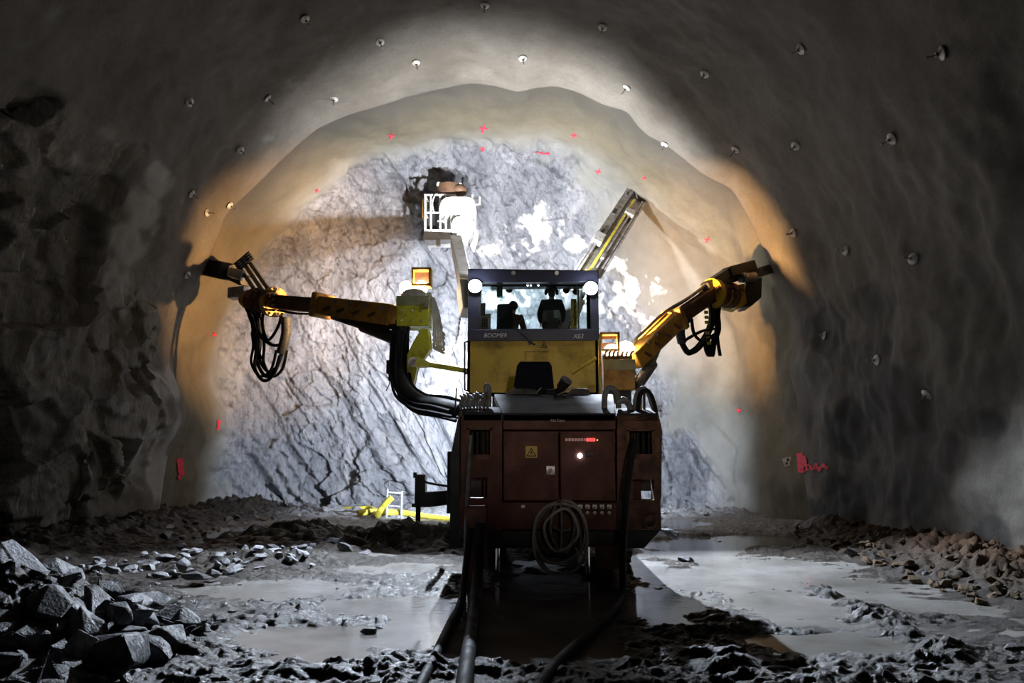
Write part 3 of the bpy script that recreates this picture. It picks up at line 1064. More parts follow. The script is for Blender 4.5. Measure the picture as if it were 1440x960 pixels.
# the chamfered upper right corner strip and left mud flap
MB().pbox(652, 666, 690, 704, RY + .5, .05).build('inner_plate', M['black'], lp_, smooth=0)
MB().pbox(886, 668, 925, 690, RY + .5, .05).build('inner_plate', M['black'], rp_, smooth=0)
MB().pprism([(926, 581), (931, 604), (930, 700), (926, 700)], RY + .02, .5).build('corner_strip', M['rust'], rig)
MB().pprism([(646, 578), (651, 578), (648, 770), (632, 772), (634, 640)], RY + .25, .8).build('side_skirt', M['black'], rig)
MB().pbox(628.5, 634, 634, 722, 11.9, .25).build('side_post', M['black'], rig, bevel=.01)
# rear stabiliser legs and bright jack rods under the belly
for x0, x1, yy in ((652, 684, 712), (840, 876, 769)):
    lg = MB().pbox(x0, yy, x1, 800, 10.25 + .12, .36)
    ft = P((x0 + x1) / 2, 800, 10.5)
    lo_, hi_ = P(x0, 800, 10.37), P(x1, 800, 10.37)
    leg_ = lg.build('stabiliser_leg', M['rust'], rig, bevel=.02)
    MB().cyl((ft.x, 10.55, -.03), (ft.x, 10.55, ft.z + .1), .12, .1).cyl((ft.x, 10.55, -.06), (ft.x, 10.55, .02), .2).build('foot_pad', M['rust'], leg_)
for px_ in (700, 826):
    a = P(px_, 768, 11.7)
    jr = MB().cyl((a.x, 11.7, -.03), (a.x, 11.7, a.z + .4), .035, n=14).build('jack_rod', M['chrome'], rig, label='bright steel jack rod')
    MB().cyl((a.x, 11.7, -.06), (a.x, 11.7, 0), .12, n=16).build('jack_pad', M['rust'], jr)
# things on top of the hood
MB().pprism([(719, 562), (727, 514), (731, 508), (772, 508), (776, 514), (781, 562)], 13.0, .5).build('air_intake', M['intake'], rig, bevel=.02)
MB().pprism([(795, 556), (805, 546), (826, 546), (833, 556)], 12.55, .25).build('lid_hinge', M['black'], rig, bevel=.01)
MB().pprism([(711, 556), (722, 546), (752, 546), (759, 556)], 12.6, .25).build('lid_hinge', M['black'], rig, bevel=.01)
mm = MB()
mm.tube([P(770, 553, 12.7), P(785, 551, 12.6), P(790, 544, 12.5)], .07, 14)
mm.cyl(P(789, 545, 12.55), P(797, 534, 12.45), .085, .105, 18)
mm.build('exhaust_pipe', M['black'], rig)
for x0, y0, x1, y1 in ((711, 554, 724, 545), (753, 553, 761, 545), (783, 556, 806, 544)):
    MB().cyl(P(x0, y0, 12.5), P(x1, y1, 12.5), .012, n=6).build('prop_rod', M['alu'], rig)
# hoses coiled on both shelves
mm = MB()
for k in range(9):
    xx = 649 + k * 4.6
    c_ = P(xx, 566 - (k % 3), 11.1 + .05 * (k % 2))
    r_ = .105 + .01 * (k % 3)
    mm.tube([c_ + Vector((.02 * math.sin(3 * a), r_ * .8 * math.cos(a), r_ * math.sin(a))) for a in np.linspace(0, 2 * math.pi, 9, endpoint=False)], .02, 8, 3, True)
mm.build('coiled_hoses', M['hose_grey'], rig)
for pts_, r_, mt in (([(683, 572), (683, 548), (685, 541), (688, 548), (688, 572)], .035, 'hose_grey'),
                     ([(850, 574), (851, 553), (858, 545), (867, 552), (870, 574)], .045, 'hose_grey'),
                     ([(868, 566), (876, 562), (884, 568), (888, 580)], .05, 'hose_grey'),
                     ([(892, 580), (894, 556), (903, 545), (911, 553), (920, 580)], .03, 'hose_grey'),
                     ([(897, 580), (900, 555), (909, 549), (917, 560), (922, 580)], .04, 'rubber'),
                     ([(901, 580), (901, 550)], .022, 'hivis'), ([(906, 580), (906, 550)], .02, 'red'), ([(640, 575), (642, 545)], .012, 'black')):
    MB().tube([P(a, b, 11.15) for a, b in pts_], r_, 10, 4).build('hose', M[mt], rig)

# ---- cab
CY = 15.5
_c = [P(657, 520, CY).x, P(841.5, 520, CY).x, P(750, 557, CY).z, P(750, 478, CY).z]
cab = MB().box((_c[0], CY, _c[2]), (_c[1], CY + .06, _c[3])).box((_c[0], CY + 1.79, _c[2]), (_c[1], CY + 1.85, _c[3])).box((_c[0], CY, _c[2]), (_c[0] + .06, CY + 1.85, _c[3])).box((_c[1] - .06, CY, _c[2]), (_c[1], CY + 1.85, _c[3])).box((_c[0], CY, _c[2]), (_c[1], CY + 1.85, _c[2] + .08)).build('cab_body', M['yellow'], rig)
MB().box((-.55, 15.9, 1.55), (.8, 17.0, 3.2)).box((-.9, 16.0, 2.75), (1.1, 17.1, 3.1)).build('cab_lift', M['black'], rig, bevel=.02)
_a = [P(q, r, CY - .06) for q, r in ((658, 397), (842, 397), (842, 380), (658, 377.5))]
_zf = (P(750, 400, CY + 1.95).z, P(750, 385, CY + 1.95).z)
_b = [Vector((_a[0].x, CY + 1.95, _zf[0])), Vector((_a[1].x, CY + 1.95, _zf[0])), Vector((_a[1].x, CY + 1.95, _zf[1])), Vector((_a[0].x, CY + 1.95, _zf[1]))]
mm = MB().hexa([_a[0], _a[1], _b[1], _b[0], _a[3], _a[2], _b[2], _b[3]])
rf = mm.build('cab_roof', M['navy'], cab, bevel=.02)
mm = MB()
for a in (722, 783):
    mm.cyl(P(a, 383.5, CY - .085), P(a, 383.5, CY - .05), .045, n=14)
mm.build('roof_bolt', M['steel'], cab)
mm = MB()
mm.pbox(658, 396, 675, 478, CY, .12)
mm.pbox(831, 396, 842, 478, CY, .12)
mm.pbox(675, 463.5, 831, 478, CY, .12)
mm.pbox(657.5, 463, 842, 479, CY - .02, .03)
mm.build('rear_frame', M['navy'], cab, bevel=.01)
mm = MB()
for x_, X_ in ((658, 668), (834, 842)):
    a, b = P(x_, 470, CY).x, P(X_, 470, CY).x
    mm.box((a, CY + 1.72, P(0, 478, CY).z), (b, CY + 1.85, P(0, 401, CY + 1.85).z))
a, b = P(658, 470, CY).x, P(842, 470, CY).x
mm.box((a, CY + 1.75, P(750, 402, CY + 1.8).z), (b, CY + 1.85, P(750, 398, CY + 1.8).z))
mm.build('front_post', M['navy'], cab, bevel=.01)
pz0, pz1 = P(0, 477, CY).z, P(0, 396, CY).z
xa, xb = P(675, 430, CY).x, P(831, 430, CY).x
MB().box((xa, CY + .05, pz0 + .15), (xb, CY + .062, pz1)).build('rear_window', M['glass'], cab, smooth=0)
MB().box((xa - .1, CY + 1.78, pz0 - .05), (xb + .05, CY + 1.79, pz1 + .35)).build('windscreen', M['glass'], cab, smooth=0)
a = P(659.5, 430, CY).x
b = P(840.5, 430, CY).x
MB().box((a, CY + .12, pz0), (a + .012, CY + 1.72, pz1)).build('side_window', M['glass'], cab, smooth=0)
MB().box((b - .012, CY + .12, pz0), (b, CY + 1.72, pz1)).build('side_window', M['glass'], cab, smooth=0)
mm = MB()
mm.pbox(675, 398.5, 831, 400, CY - .012, .02); mm.pbox(675, 462, 831, 464, CY - .012, .02)
mm.pbox(674, 399, 676, 463, CY - .012, .02); mm.pbox(830, 399, 832, 463, CY - .012, .02)
mm.build('window_seal', M['black'], cab, smooth=0)
# inside the cab
mm = MB()
mm.pbox(686, 390.5, 815, 393.5, CY + .2, .05); mm.pbox(686, 395.5, 820, 397.5, CY + .5, .05)
mm.build('sun_blind_rail', M['alu'], cab)
mm = MB()
mm.pbox(690, 396, 820, 402.5, CY + .9, .3)
mm.build('roof_console', M['black'], cab, bevel=.01)
mm = MB()
for a in (742, 746.5, 757):
    mm.cyl(P(a, 401, CY + .86), P(a, 401, CY + .9), .02, n=10)
mm.build('console_lamp', M['led_white'], cab)
MB().pbox(698.5, 392, 706.5, 416, CY + .35, .2).build('monitor_arm', M['black'], cab, bevel=.01)
for a, b in ((716, 407), (796, 408), (810, 410)):
    MB().ball(P(a, b, CY + 1.5), .085, .06, .08).build('speaker', M['black'], cab)
mm = MB()
mm.pbox(675, 441, 690, 464, CY + 1.0, .05)
mm.build('side_lining', M['interior'], cab, bevel=.01)
MB().pbox(675, 426, 682.5, 443, CY + .9, .04).pbox(676, 446, 686.5, 464, CY + .7, .12).build('switch_box', M['hose_grey'], cab, bevel=.008)
mm = MB()
for i in range(3):
    for j in range(3):
        mm.pbox(677.5 + i * 2.9, 449 + j * 3.6, 679.6 + i * 2.9, 451.4 + j * 3.6, CY + .685, .02)
mm.build('button', M['black'], cab, smooth=0)
mm = MB()
mm.pbox(803, 420, 811, 466, CY + 1.2, .04)
mm.build('ladder_rail', M['hivis'], cab)
mm = MB()
for k in range(5):
    mm.beam(P(803, 428 + k * 8, CY + 1.18), P(811, 424 + k * 8, CY + 1.18), .05, .05)
mm.build('ladder_rung', M['hivis'], cab)
MB().pbox(812, 405, 814.5, 463, CY + .3, .05).build('grab_rail', M['chrome'], cab)
# operator's seat
st = MB().pprism([(699, 427), (720, 426), (722, 466), (698, 466)], CY + .55, .14)
seat_o = st.build('operator_seat', M['seat'], cab, bevel=.04)
zs = P(710, 470, CY + .7).z
xs = P(710, 470, CY + .7).x
MB().box((xs - .26, CY + .66, zs - .18), (xs + .26, CY + 1.2, zs - .02)).build('seat_cushion', M['seat'], seat_o, bevel=.05)
# lettering, sign, wiper
text('BOOMER', 'lettering', M['letter'], cab, 680.5, 713, 471.5, CY - .027, 6.2, .25)
text('XE3', 'lettering', M['letter'], cab, 806, 820.5, 472.5, CY - .027, 6.2, .25)
mm = MB()
tri = [P(764.5, 480.5, CY - .006), P(769.3, 488.5, CY - .006), P(760, 488.5, CY - .006)]
for i in range(3):
    mm.beam(tri[i], tri[(i + 1) % 3], .014, .006, Vector((0, 1, 0)))
mm.prism([P(q, r, CY - .007) for q, r in ((765, 483), (762.5, 486), (764.4, 486), (763.6, 488), (767, 485), (765, 485))], (0, .004, 0))
mm.build('warning_triangle', M['sign_black'], cab, smooth=0)
wp_ = MB().beam(P(722, 459, CY - .05), P(748, 482, CY - .07), .035, .025).build('wiper', M['black'], cab)
MB().beam(P(742.5, 480, CY - .07), P(752.5, 484.5, CY - .07), .05, .035).beam(P(744.5, 484.5, CY - .07), P(748.5, 479, CY - .07), .03, .03).build('wiper_mount', M['black'], wp_)
mm = MB()
mm.pbox(738, 493.5, 772, 494.2, CY - .006, .01); mm.pbox(738, 494, 738.7, 508, CY - .006, .01)
mm.build('panel_seam', M['rust'], cab, smooth=0)
mm = MB()
mm.tube([P(657, 480, CY), P(653.5, 481, CY - .12), P(653.5, 520, CY - .12), P(653.5, 548, CY - .12), P(657, 549, CY)], .02, 8, 0)
mm.cyl(P(657, 525, CY), P(653.5, 525, CY - .12), .018, n=8)
mm.build('handrail', M['black'], cab)
mm = MB().cyl(P(805, 525, CY - .12), P(838, 503.5, CY - .12), .022, n=8).cyl(P(826, 511.5, CY - .12), P(839, 503, CY - .12), .035, n=10)
mm.build('gas_strut', M['yellow'], cab)
# rear work lamps: emitting disc in a can, with a plate below that shields the hood
for p_ in (REAR_L, REAR_R):
    hs = MB().cyl(p_ + Vector((0, .01, 0)), p_ + Vector((0, .13, 0)), .15, .11, 20).build('work_lamp', M['black'], cab)
    MB().ball(p_, .14, .09, .14, 20, 12).build('lamp_lens', M['lamp_cool'], hs, label='lit white lamp lens')
for p_ in (ROOF_L, ROOF_R):
    MB().cyl(p_ + Vector((0, -.16, -.02)), p_ + Vector((0, -.04, 0)), .1, .13, 18).box((p_.x - .04, p_.y - .14, p_.z - .25), (p_.x + .04, p_.y - .08, p_.z - .08)).build('roof_lamp', M['black'], cab)

# ---- left boom
bl = empty('left_boom', P(563, 500, 16.2), parent=rig)
mm = MB()
armp = [P(648, 578, 14.6), P(620, 571, 14.9), P(592, 566, 15.2), P(570, 548, 15.6), P(563, 515, 16.0), P(564, 480, 16.1), P(566, 456, 16.1)]
mm.tube(armp, .17, 14, 4)
mm.build('swing_arm', M['black'], bl)
mm = MB()
bundle(mm, [p + Vector((0, -.08, 0)) for p in armp], 11, .19, .035, 3)
mm.build('hose_bundle', M['rubber'], bl)
MB().pbox(557.5, 417, 603, 458, 15.9, .65).build('boom_bearing_box', M['olive'], bl, bevel=.02)
MB().pbox(557, 415.5, 603.5, 429, 15.88, .7).build('cover_plate', pm('pale_olive_plate', (.33, .33, .17), .5, dirt=(.15, .14, .07), damount=.3), bl, bevel=.01)
mm = MB()
for q in (565, 580, 594):
    mm.cyl(P(q, 436, 15.87), P(q, 436, 15.91), .022, n=8); mm.cyl(P(q, 450, 15.87), P(q, 450, 15.91), .022, n=8)
mm.pbox(597, 424, 602, 433, 15.83, .06)
mm.build('bolt', M['steel'], bl)
MB().pprism([(593, 461), (603, 463), (605.5, 490), (596, 503), (588, 510), (580, 545), (575, 548), (571, 540), (572, 498), (584, 475)], 15.8, .32).build('boom_bracket', M['olive'], bl, bevel=.02, label='bright yellow-green boom bracket')
MB().cyl(P(581, 509, 15.74), P(581, 509, 15.85), .11, n=18).cyl(P(581, 509, 15.7), P(581, 509, 15.75), .06, n=14).build('pivot_pin', M['steel'], bl)
mm = MB().beam(P(586, 509, 15.75), P(604, 513, 15.75), .24, .24, w1=.12, h1=.1).beam(P(602, 512.5, 15.75), P(657, 521.5, 15.75), .09, .1)
mm.build('swing_cylinder', M['olive'], bl)
mm = MB()
mm.pbox(578.5, 375.5, 606, 379, 16.7, .3); mm.pbox(578.5, 398, 606, 402, 16.7, .3)
mm.pbox(578.5, 375.5, 581, 402, 16.7, .3); mm.pbox(602.5, 375.5, 606, 402, 16.7, .3)
mm.build('lamp_guard', M['orange'], bl, bevel=.008)
MB().pbox(581, 379, 602.5, 398, 16.95, .1).build('guard_back', M['brown'], bl)
MB().cyl(_q + Vector((.12, -.1, 0)), _q, .08, .11).beam(_q + Vector((.12, -.1, 0)), P(592, 430, 16.5), .06, .06).build('lamp_arm', M['black'], bl)
lh = MB().ball(P(582, 415, 16.5), .3, .18, .16).build('boom_knuckle', M['white'], bl)
for q in (571, 592):
    MB().ball(P(q, 405, 16.85), .16, .14, .17, 16, 10).build('boom_lamp', M['lamp_warm'], bl, label='lit warm lamp')
mm = MB()
mm.beam(P(603, 412, 16.4), P(620, 462, 16.4), .1, .1)
for k in range(5):
    mm.tube([P(602 + 2 * k, 418, 16.35), P(609 + 2 * k, 440, 16.3), P(610 + 3 * k, 470, 16.3), P(612 + 3 * k, 492, 16.35)], .022, 7, 4)
for k in range(6):
    c_ = P(617, 470 + 4.5 * k, 16.35)
    mm.tube([c_ + Vector((.13 * math.cos(a), .05 * math.sin(a), .07 * math.sin(a + k))) for a in np.linspace(0, 2 * math.pi, 8, endpoint=False)], .018, 7, 3, True)
mm.build('hose_coil', M['white'], bl, label='pale coiled hoses hanging beside the bracket')
mm = MB().pbox(543, 506, 554, 525, 16.1, .2).pbox(546, 524, 551.5, 535, 16.15, .12).pbox(548, 500, 550, 507, 16.15, .06).pbox(553, 510, 558, 514, 16.2, .06)
mm.build('sensor_box', M['black'], bl, bevel=.01)
mm = MB()
mm.tube([P(548, 534, 16.2), P(547, 541, 16.2), P(543, 549, 16.2)], .012, 6, 3)
mm.build('cable', M['rubber'], bl)
# the beam itself
B0, B1, B2 = P(556, 444, 16.5), P(452, 430, 18.2), P(386, 424.5, 19.1)
MB().beam(B0, B1, .42, .5, w1=.46, h1=.46).build('outer_beam', M['orange'], bl, bevel=.03)
MB().beam(B1, B2, .34, .36).build('inner_beam', M['brown'], bl, bevel=.02)
d_ = (B2 - B1).normalized()
MB().beam(B1 - d_ * .12, B1 + d_ * .1, .62, .62).build('beam_collar', M['orange'], bl, bevel=.04)
mm = MB()
for k in range(4):
    c_ = B0.lerp(B1, .22 + .2 * k)
    mm.obox(c_ + Vector((0, -.24, -.02)), Vector((1, .3, .55)), Vector((0, 1, 0)), Vector((-.55, 0, 1)), .42, .05, .06)
mm.build('rib', M['brown'], bl)
mm = MB()
for k in range(4):
    c_ = B0.lerp(B1, .15 + .2 * k)
    mm.cyl(c_ + Vector((0, -.3, .1)), c_ + Vector((0, -.2, .1)), .05, n=10)
mm.build('bolt', M['steel'], bl)
mm = MB().cyl(P(556, 477, 16.3), P(510, 459, 17.1), .13).cyl(P(510, 459, 17.1), P(468, 445, 17.8), .075)
mm.build('lift_cylinder', M['black'], bl)
MB().ball(P(511, 451, 17.2), .2, .2, .2).build('cylinder_trunnion', M['orange'], bl)
mm = MB()
bundle(mm, [P(552, 462, 16.3), P(520, 455, 16.8), P(490, 450, 17.4), P(468, 440, 18.0)], 5, .09, .03, 8)
bundle(mm, [P(452, 440, 18.2), P(420, 441, 18.7), P(392, 436, 19.1)], 3, .05, .025, 9)
mm.build('beam_hose', M['rubber'], bl)
# rotation unit and feed
R0, R1 = P(388, 425, 19.1), P(336, 420, 20.0)
mm = MB()
for k, (a, b, r_) in enumerate(((0, .1, .4), (.24, .42, .3), (.56, .72, .28), (.72, .84, .2))):
    mm.cyl(R0.lerp(R1, a), R0.lerp(R1, b), r_, n=24)
ru = mm.build('rotation_unit', M['orange'], bl)
mm = MB()
for a, b, r_ in ((.1, .24, .33), (.27, .29, .33), (.36, .38, .33), (.42, .56, .35), (.6, .62, .31)):
    mm.cyl(R0.lerp(R1, a), R0.lerp(R1, b), r_, n=24)
for k in range(9):
    a = R0.lerp(R1, .08 * k) + Vector((0, -.36, .12 * math.sin(k * 2.3)))
    mm.obox(a, Vector((1, 0, .3)), Vector((0, 1, 0)), Vector((0, 0, 1)), .1, .12, .1)
for k in range(4):
    mm.tube([R0.lerp(R1, .1 * k) + Vector((0, -.38, .22)), R0.lerp(R1, .2 + .15 * k) + Vector((0, -.45, .1 - .1 * k)), R0.lerp(R1, .35 + .1 * k) + Vector((0, -.36, -.25))], .025, 7, 4)
mm.build('rotation_ring', M['rust'], bl)
mm = MB()
for k in range(16):
    a = 2 * math.pi * k / 16
    q = Vector((0, math.cos(a), math.sin(a))) * .36
    mm.cyl(R0 + q, R0 + q + Vector((.08, 0, 0)), .035, n=8)
mm.build('flange_bolt', M['steel'], bl)
mm = MB().obox(P(335, 412, 19.7), Vector((1, 0, .1)), Vector((0, 1, 0)), Vector((0, 0, 1)), .45, .4, .3).obox(P(334, 386, 19.8), Vector((1, 0, -.3)), Vector((0, 1, 0)), Vector((.3, 0, 1)), .42, .4, .26)
mm.build('feed_holder', M['steel'], bl, bevel=.03)
fd = empty('feed_beam', P(350, 395, 19.7), parent=bl)
q0, q1 = P(376, 421, 19.0), P(339, 366, 20.1)
ax = (q1 - q0).normalized()
lat = ax.cross(Vector((0, 1, 0))).normalized()
mm = MB()
for o_ in (-.17, -.02, .14):
    mm.beam(q0 + lat * o_, q1 + lat * o_, .09, .12, Vector((0, 1, 0)))
for k in range(4):
    c_ = q1 - ax * (.02 + .12 * k)
    mm.beam(c_ - lat * .34 + Vector((0, -.1, 0)), c_ + lat * .2 + Vector((0, -.1, 0)), .05, .05)
mm.build('feed_rail', M['black'], fd)
mm = MB().beam(P(345, 395, 19.9), P(300, 374, 20.9), .34, .3).beam(P(322, 382, 20.2), P(297, 377, 20.9), .55, .5)
mm.build('rock_drill', M['black'], fd, bevel=.03)
# hoses hanging in a loop
mm = MB()
pth = [P(350, 428, 19.6), P(360, 450, 19.5), P(363, 485, 19.5), P(362, 510, 19.5), P(374, 529, 19.4), P(388, 519, 19.3), P(397, 492, 19.2)]
bundle(mm, pth, 5, .15, .042, 5)
bundle(mm, [P(344, 425, 19.7), P(358, 462, 19.5), P(380, 484, 19.4), P(398, 484, 19.3)], 2, .05, .04, 6)
bundle(mm, [P(372, 430, 19.4), P(368, 455, 19.4), P(376, 478, 19.3), P(390, 460, 19.2), P(396, 440, 19.2)], 2, .03, .032, 7)
bundle(mm, [P(366, 432, 19.5), P(356, 470, 19.5), P(366, 505, 19.5)], 3, .04, .03, 12)
mm.build('hose_loop', M['rubber'], bl)
MB().tube([P(395, 497, 19.22), P(402, 470, 19.15), P(402, 446, 19.1)], .13, 12, 5).build('hose_sleeve', M['hose_blue'], bl)

# ---- right boom
br = empty('right_boom', P(870, 525, 16.8), parent=rig)
MB().pbox(849, 507, 893, 548, 16.8, .7).build('boom_bearing_box', M['orange'], br, bevel=.02)
MB().pbox(848.5, 505, 893.5, 520, 16.78, .74).build('cover_plate', pm('pale_yellow_plate', (.42, .38, .2), .5, dirt=(.2, .17, .08), damount=.3), br, bevel=.01)
MB().pbox(842, 470, 846, 556, 16.7, .12).build('yellow_post', M['yellow'], br, bevel=.01)
MB().pbox(850, 548, 888, 566, 16.9, .5).build('boom_base', M['black'], br, bevel=.02)
mm = MB()
mm.pbox(844, 466.5, 872, 470, 17.1, .3); mm.pbox(844, 490, 872, 493, 17.1, .3)
mm.pbox(844, 467, 847, 493, 17.1, .3); mm.pbox(868.5, 467, 872, 493, 17.1, .3)
mm.build('lamp_guard', M['orange'], br, bevel=.008)
MB().pbox(847, 470, 868, 476, 17.35, .1).pbox(847, 482, 868, 490, 17.35, .1).build('guard_back', M['brown'], br)
for q, r, Y_ in ((860, 494, 17.4), (880, 490, 17.2)):
    MB().ball(P(q, r, Y_), .2, .14, .18, 16, 10).build('boom_lamp', M['lamp_warm'], br, label='lit warm lamp')
mm = MB()
for k in range(7):
    a = 850 + k * 6
    mm.tube([P(a, 506, 17.0), P(a + 1, 497, 17.05), P(a + 5, 493, 17.2), P(a + 9, 500, 17.4)], .03, 8, 3)
    mm.cyl(P(a, 507, 17.0), P(a, 500, 17.0), .05, n=8)
mm.build('hose_fitting', M['rust'], br)
B0, B1, B2 = P(888, 508, 17.3), P(950, 449, 18.5), P(1004, 412, 19.2)
MB().beam(B0, B1, .46, .42, w1=.46, h1=.44).build('outer_beam', M['orange'], br, bevel=.03)
d_ = (B1 - B0).normalized()
MB().beam(B1, B2, .34, .36).build('inner_beam', M['brown'], br, bevel=.02)
MB().beam(B1 - d_ * .1, B1 + d_ * .08, .58, .58).build('beam_collar', M['orange'], br, bevel=.04)
mm = MB()
for k in range(4):
    c_ = B0.lerp(B1, .2 + .22 * k)
    mm.obox(c_ + Vector((.05, -.24, -.03)), Vector((1, .2, -.5)), Vector((0, 1, 0)), Vector((.5, 0, 1)), .4, .05, .06)
mm.build('rib', M['brown'], br)
mm = MB()
for k in range(4):
    c_ = B0.lerp(B1, .3 + .2 * k)
    mm.cyl(c_ + Vector((0, -.3, .08)), c_ + Vector((0, -.2, .08)), .045, n=10)
mm.build('bolt', M['steel'], br)
mm = MB()
upn = Vector((-.69, 0, .72))
for k in range(3):
    o_ = upn * .3 + Vector((0, -.12 + .12 * k, 0))
    mm.tube([B0.lerp(B1, .1) + o_, B0.lerp(B1, .6) + o_ * 1.1, B1 + o_, B1.lerp(B2, .5) + o_ * .9, B2 + o_], .04, 8, 4)
mm.build('beam_hose', M['hose_grey'], br)
mm = MB().cyl(P(895, 543, 17.1), P(917, 511, 17.6), .14).cyl(P(917, 511, 17.6), P(926, 489, 17.9), .07)
mm.build('lift_cylinder', M['steel'], br)
R0, R1 = P(1003, 413, 19.2), P(1052, 418, 20.0)
mm = MB()
for a, b, r_ in ((-.08, .03, .4), (.2, .36, .28), (.5, .62, .22)):
    mm.cyl(R0.lerp(R1, a), R0.lerp(R1, b), r_, n=24)
mm.build('rotation_unit', M['yellow'], br)
mm = MB()
for a, b, r_ in ((.03, .2, .32), (.24, .26, .31), (.36, .5, .35)):
    mm.cyl(R0.lerp(R1, a), R0.lerp(R1, b), r_, n=24)
for k in range(8):
    a = R0.lerp(R1, .07 * k) + Vector((0, -.36, .12 * math.sin(k * 2.3)))
    mm.obox(a, Vector((1, 0, .3)), Vector((0, 1, 0)), Vector((0, 0, 1)), .09, .12, .1)
mm.build('rotation_ring', M['rust'], br)
mm = MB().pprism([(1021, 404), (1047, 398), (1051, 426), (1036, 434), (1020, 430)], 19.6, .55)
mm.pbox(1032, 400, 1037, 432, 19.5, .15)
mm.build('feed_holder', M['yellow'], br, bevel=.03)
MB().pprism([(1049, 396), (1072, 389), (1071, 418), (1057, 430), (1047, 432)], 19.7, .7).build('drill_cover', M['black'], br, bevel=.02)
for k in range(4):
    c_ = P(1028 + 5 * k, 408 + 3 * (k % 2), 19.52)
    MB().tube([c_ + Vector((.07 * math.cos(a), 0, .08 * math.sin(a))) for a in np.linspace(0, 5, 8)], .014, 6, 3).build('hose', M['rubber'], br)
fd = empty('feed_beam', P(1030, 390, 19.8), parent=br)
mm = MB()
mm.beam(P(992, 404, 19.1), P(1026, 381, 19.6), .3, .24).beam(P(1022, 384, 19.5), P(1058, 374, 19.9), .34, .3).beam(P(1010, 396, 19.3), P(1046, 384, 19.8), .1, .3)
mm.build('feed_rail', M['black'], fd, bevel=.03)
MB().beam(P(1050, 388, 19.8), P(1088, 376, 20.6), .3, .26).build('rail_end', M['steel'], fd, bevel=.02)
MB().cyl(P(1041, 391, 19.5), P(1061, 389, 19.7), .13, n=18).cyl(P(1045, 391, 19.5), P(1049, 390, 19.5), .15, n=18).build('rock_drill', M['steel'], fd)
mm = MB()
bundle(mm, [P(1000, 425, 19.2), P(1000, 455, 19.1), P(985, 485, 19.0), P(968, 496, 18.9), P(957, 480, 18.8)], 4, .05, .045, 21)
bundle(mm, [P(1006, 428, 19.3), P(1010, 462, 19.2), P(1004, 480, 19.1), P(1000, 500, 19.1), P(994, 488, 19.1), P(996, 470, 19.1)], 3, .04, .045, 22)
bundle(mm, [P(960, 480, 18.8), P(985, 466, 18.9), P(1006, 462, 19.1)], 2, .02, .04, 23)
bundle(mm, [P(972, 448, 18.8), P(976, 470, 18.8), P(990, 480, 18.9), P(1004, 470, 19)], 2, .02, .035, 24)
bundle(mm, [P(1012, 425, 19.4), P(1008, 470, 19.3), P(1012, 500, 19.2)], 2, .03, .03, 25)
mm.build('hose_loop', M['rubber'], br)
MB().tube([P(966, 448, 18.6), P(957, 463, 18.6), P(959, 482, 18.7)], .12, 12, 5).build('hose_sleeve', M['hose_blue'], br)
mm = MB()
for k in range(3):
    mm.obox(P(993 + k * .4, 439 + 7 * k, 18.95), Vector((1, 0, 0)), Vector((0, 1, 0)), Vector((0, 0, 1)), .1, .05, .08)
    mm.obox(P(995 + k * 1.0, 468 + 7 * k, 18.95), Vector((1, 0, 0)), Vector((0, 1, 0)), Vector((0, 0, 1)), .1, .05, .08)
mm.build('yellow_marker', M['hivis'], br, bevel=.01)

# ---- basket boom
bb = empty('basket_boom', P(645, 400, 18.0), parent=rig)
mm = MB().beam(P(655, 402, 17.6), P(641, 338, 22.3), .32, .4, w1=.34, h1=.34)
mm.build('beam', M['white'], bb, bevel=.02)
MB().beam(P(660, 440, 17.0), P(655, 400, 17.4), .4, .4).build('beam_base', M['white'], bb, bevel=.02)
BY = 22.6
mm = MB().pbox(596, 322, 634, 337, BY, .9).pbox(613, 334, 619, 345, BY, .2)
mm.build('basket_floor', M['white'], bb, bevel=.02)
mm = MB()
for xx in (598, 606, 619, 627):
    for dy in (0, .85):
        mm.cyl(P(xx, 324, BY) + Vector((0, dy, 0)), P(xx, 274, BY) + Vector((0, dy, 0)), .035, n=8)
for yy in (274, 299):
    for dy in (0, .85):
        mm.cyl(P(597, yy, BY) + Vector((0, dy, 0)), P(640, yy, BY) + Vector((0, dy, 0)), .03, n=8)
    for xx in (598, 640):
        a = P(xx, yy, BY)
        mm.cyl(a, a + Vector((0, .85, 0)), .03, n=8)
mm.build('guard_rail', M['white'], bb)
mm = MB()
a = P(641, 290, BY - .2)
q = []
hood = [(616.5, 299), (617, 290), (620, 281), (626, 276.5), (636, 275), (656, 275.5), (663, 277), (667, 281), (668, 288), (667.5, 299)]
mm.pprism(hood, BY - .25, .8)
mm.build('basket_hood', M['white'], bb, bevel=.05)
mm = MB().pprism([(633, 302), (664, 302), (665, 325), (655, 340), (640, 340), (634, 325)], BY - .05, .5)
mm.cyl(P(645, 313, BY - .25), P(645, 313, BY), .2, n=18)
mm.build('tilt_unit', M['white'], bb, bevel=.03)
for k in range(5):
    MB().tube([P(648 + 3 * k, 302, BY - .1), P(660 + 2 * k, 312 + 2 * k, BY - .15), P(668 + k, 330, BY - .15), P(662 + k, 346 + 2 * k, BY - .3)], .022, 7, 4).build('hose', M['white'], bb)
MB().tube([P(640, 302, BY - .1), P(650, 307, BY - .2), P(662, 318, BY - .2)], .03, 7, 4).build('hose', M['white'], bb)
MB().tube([P(610, 298, BY - .05), P(608, 285, BY - .1), P(613, 273, BY - .1), P(620, 277, BY - .1)], .02, 7, 4).build('hose', M['white'], bb)

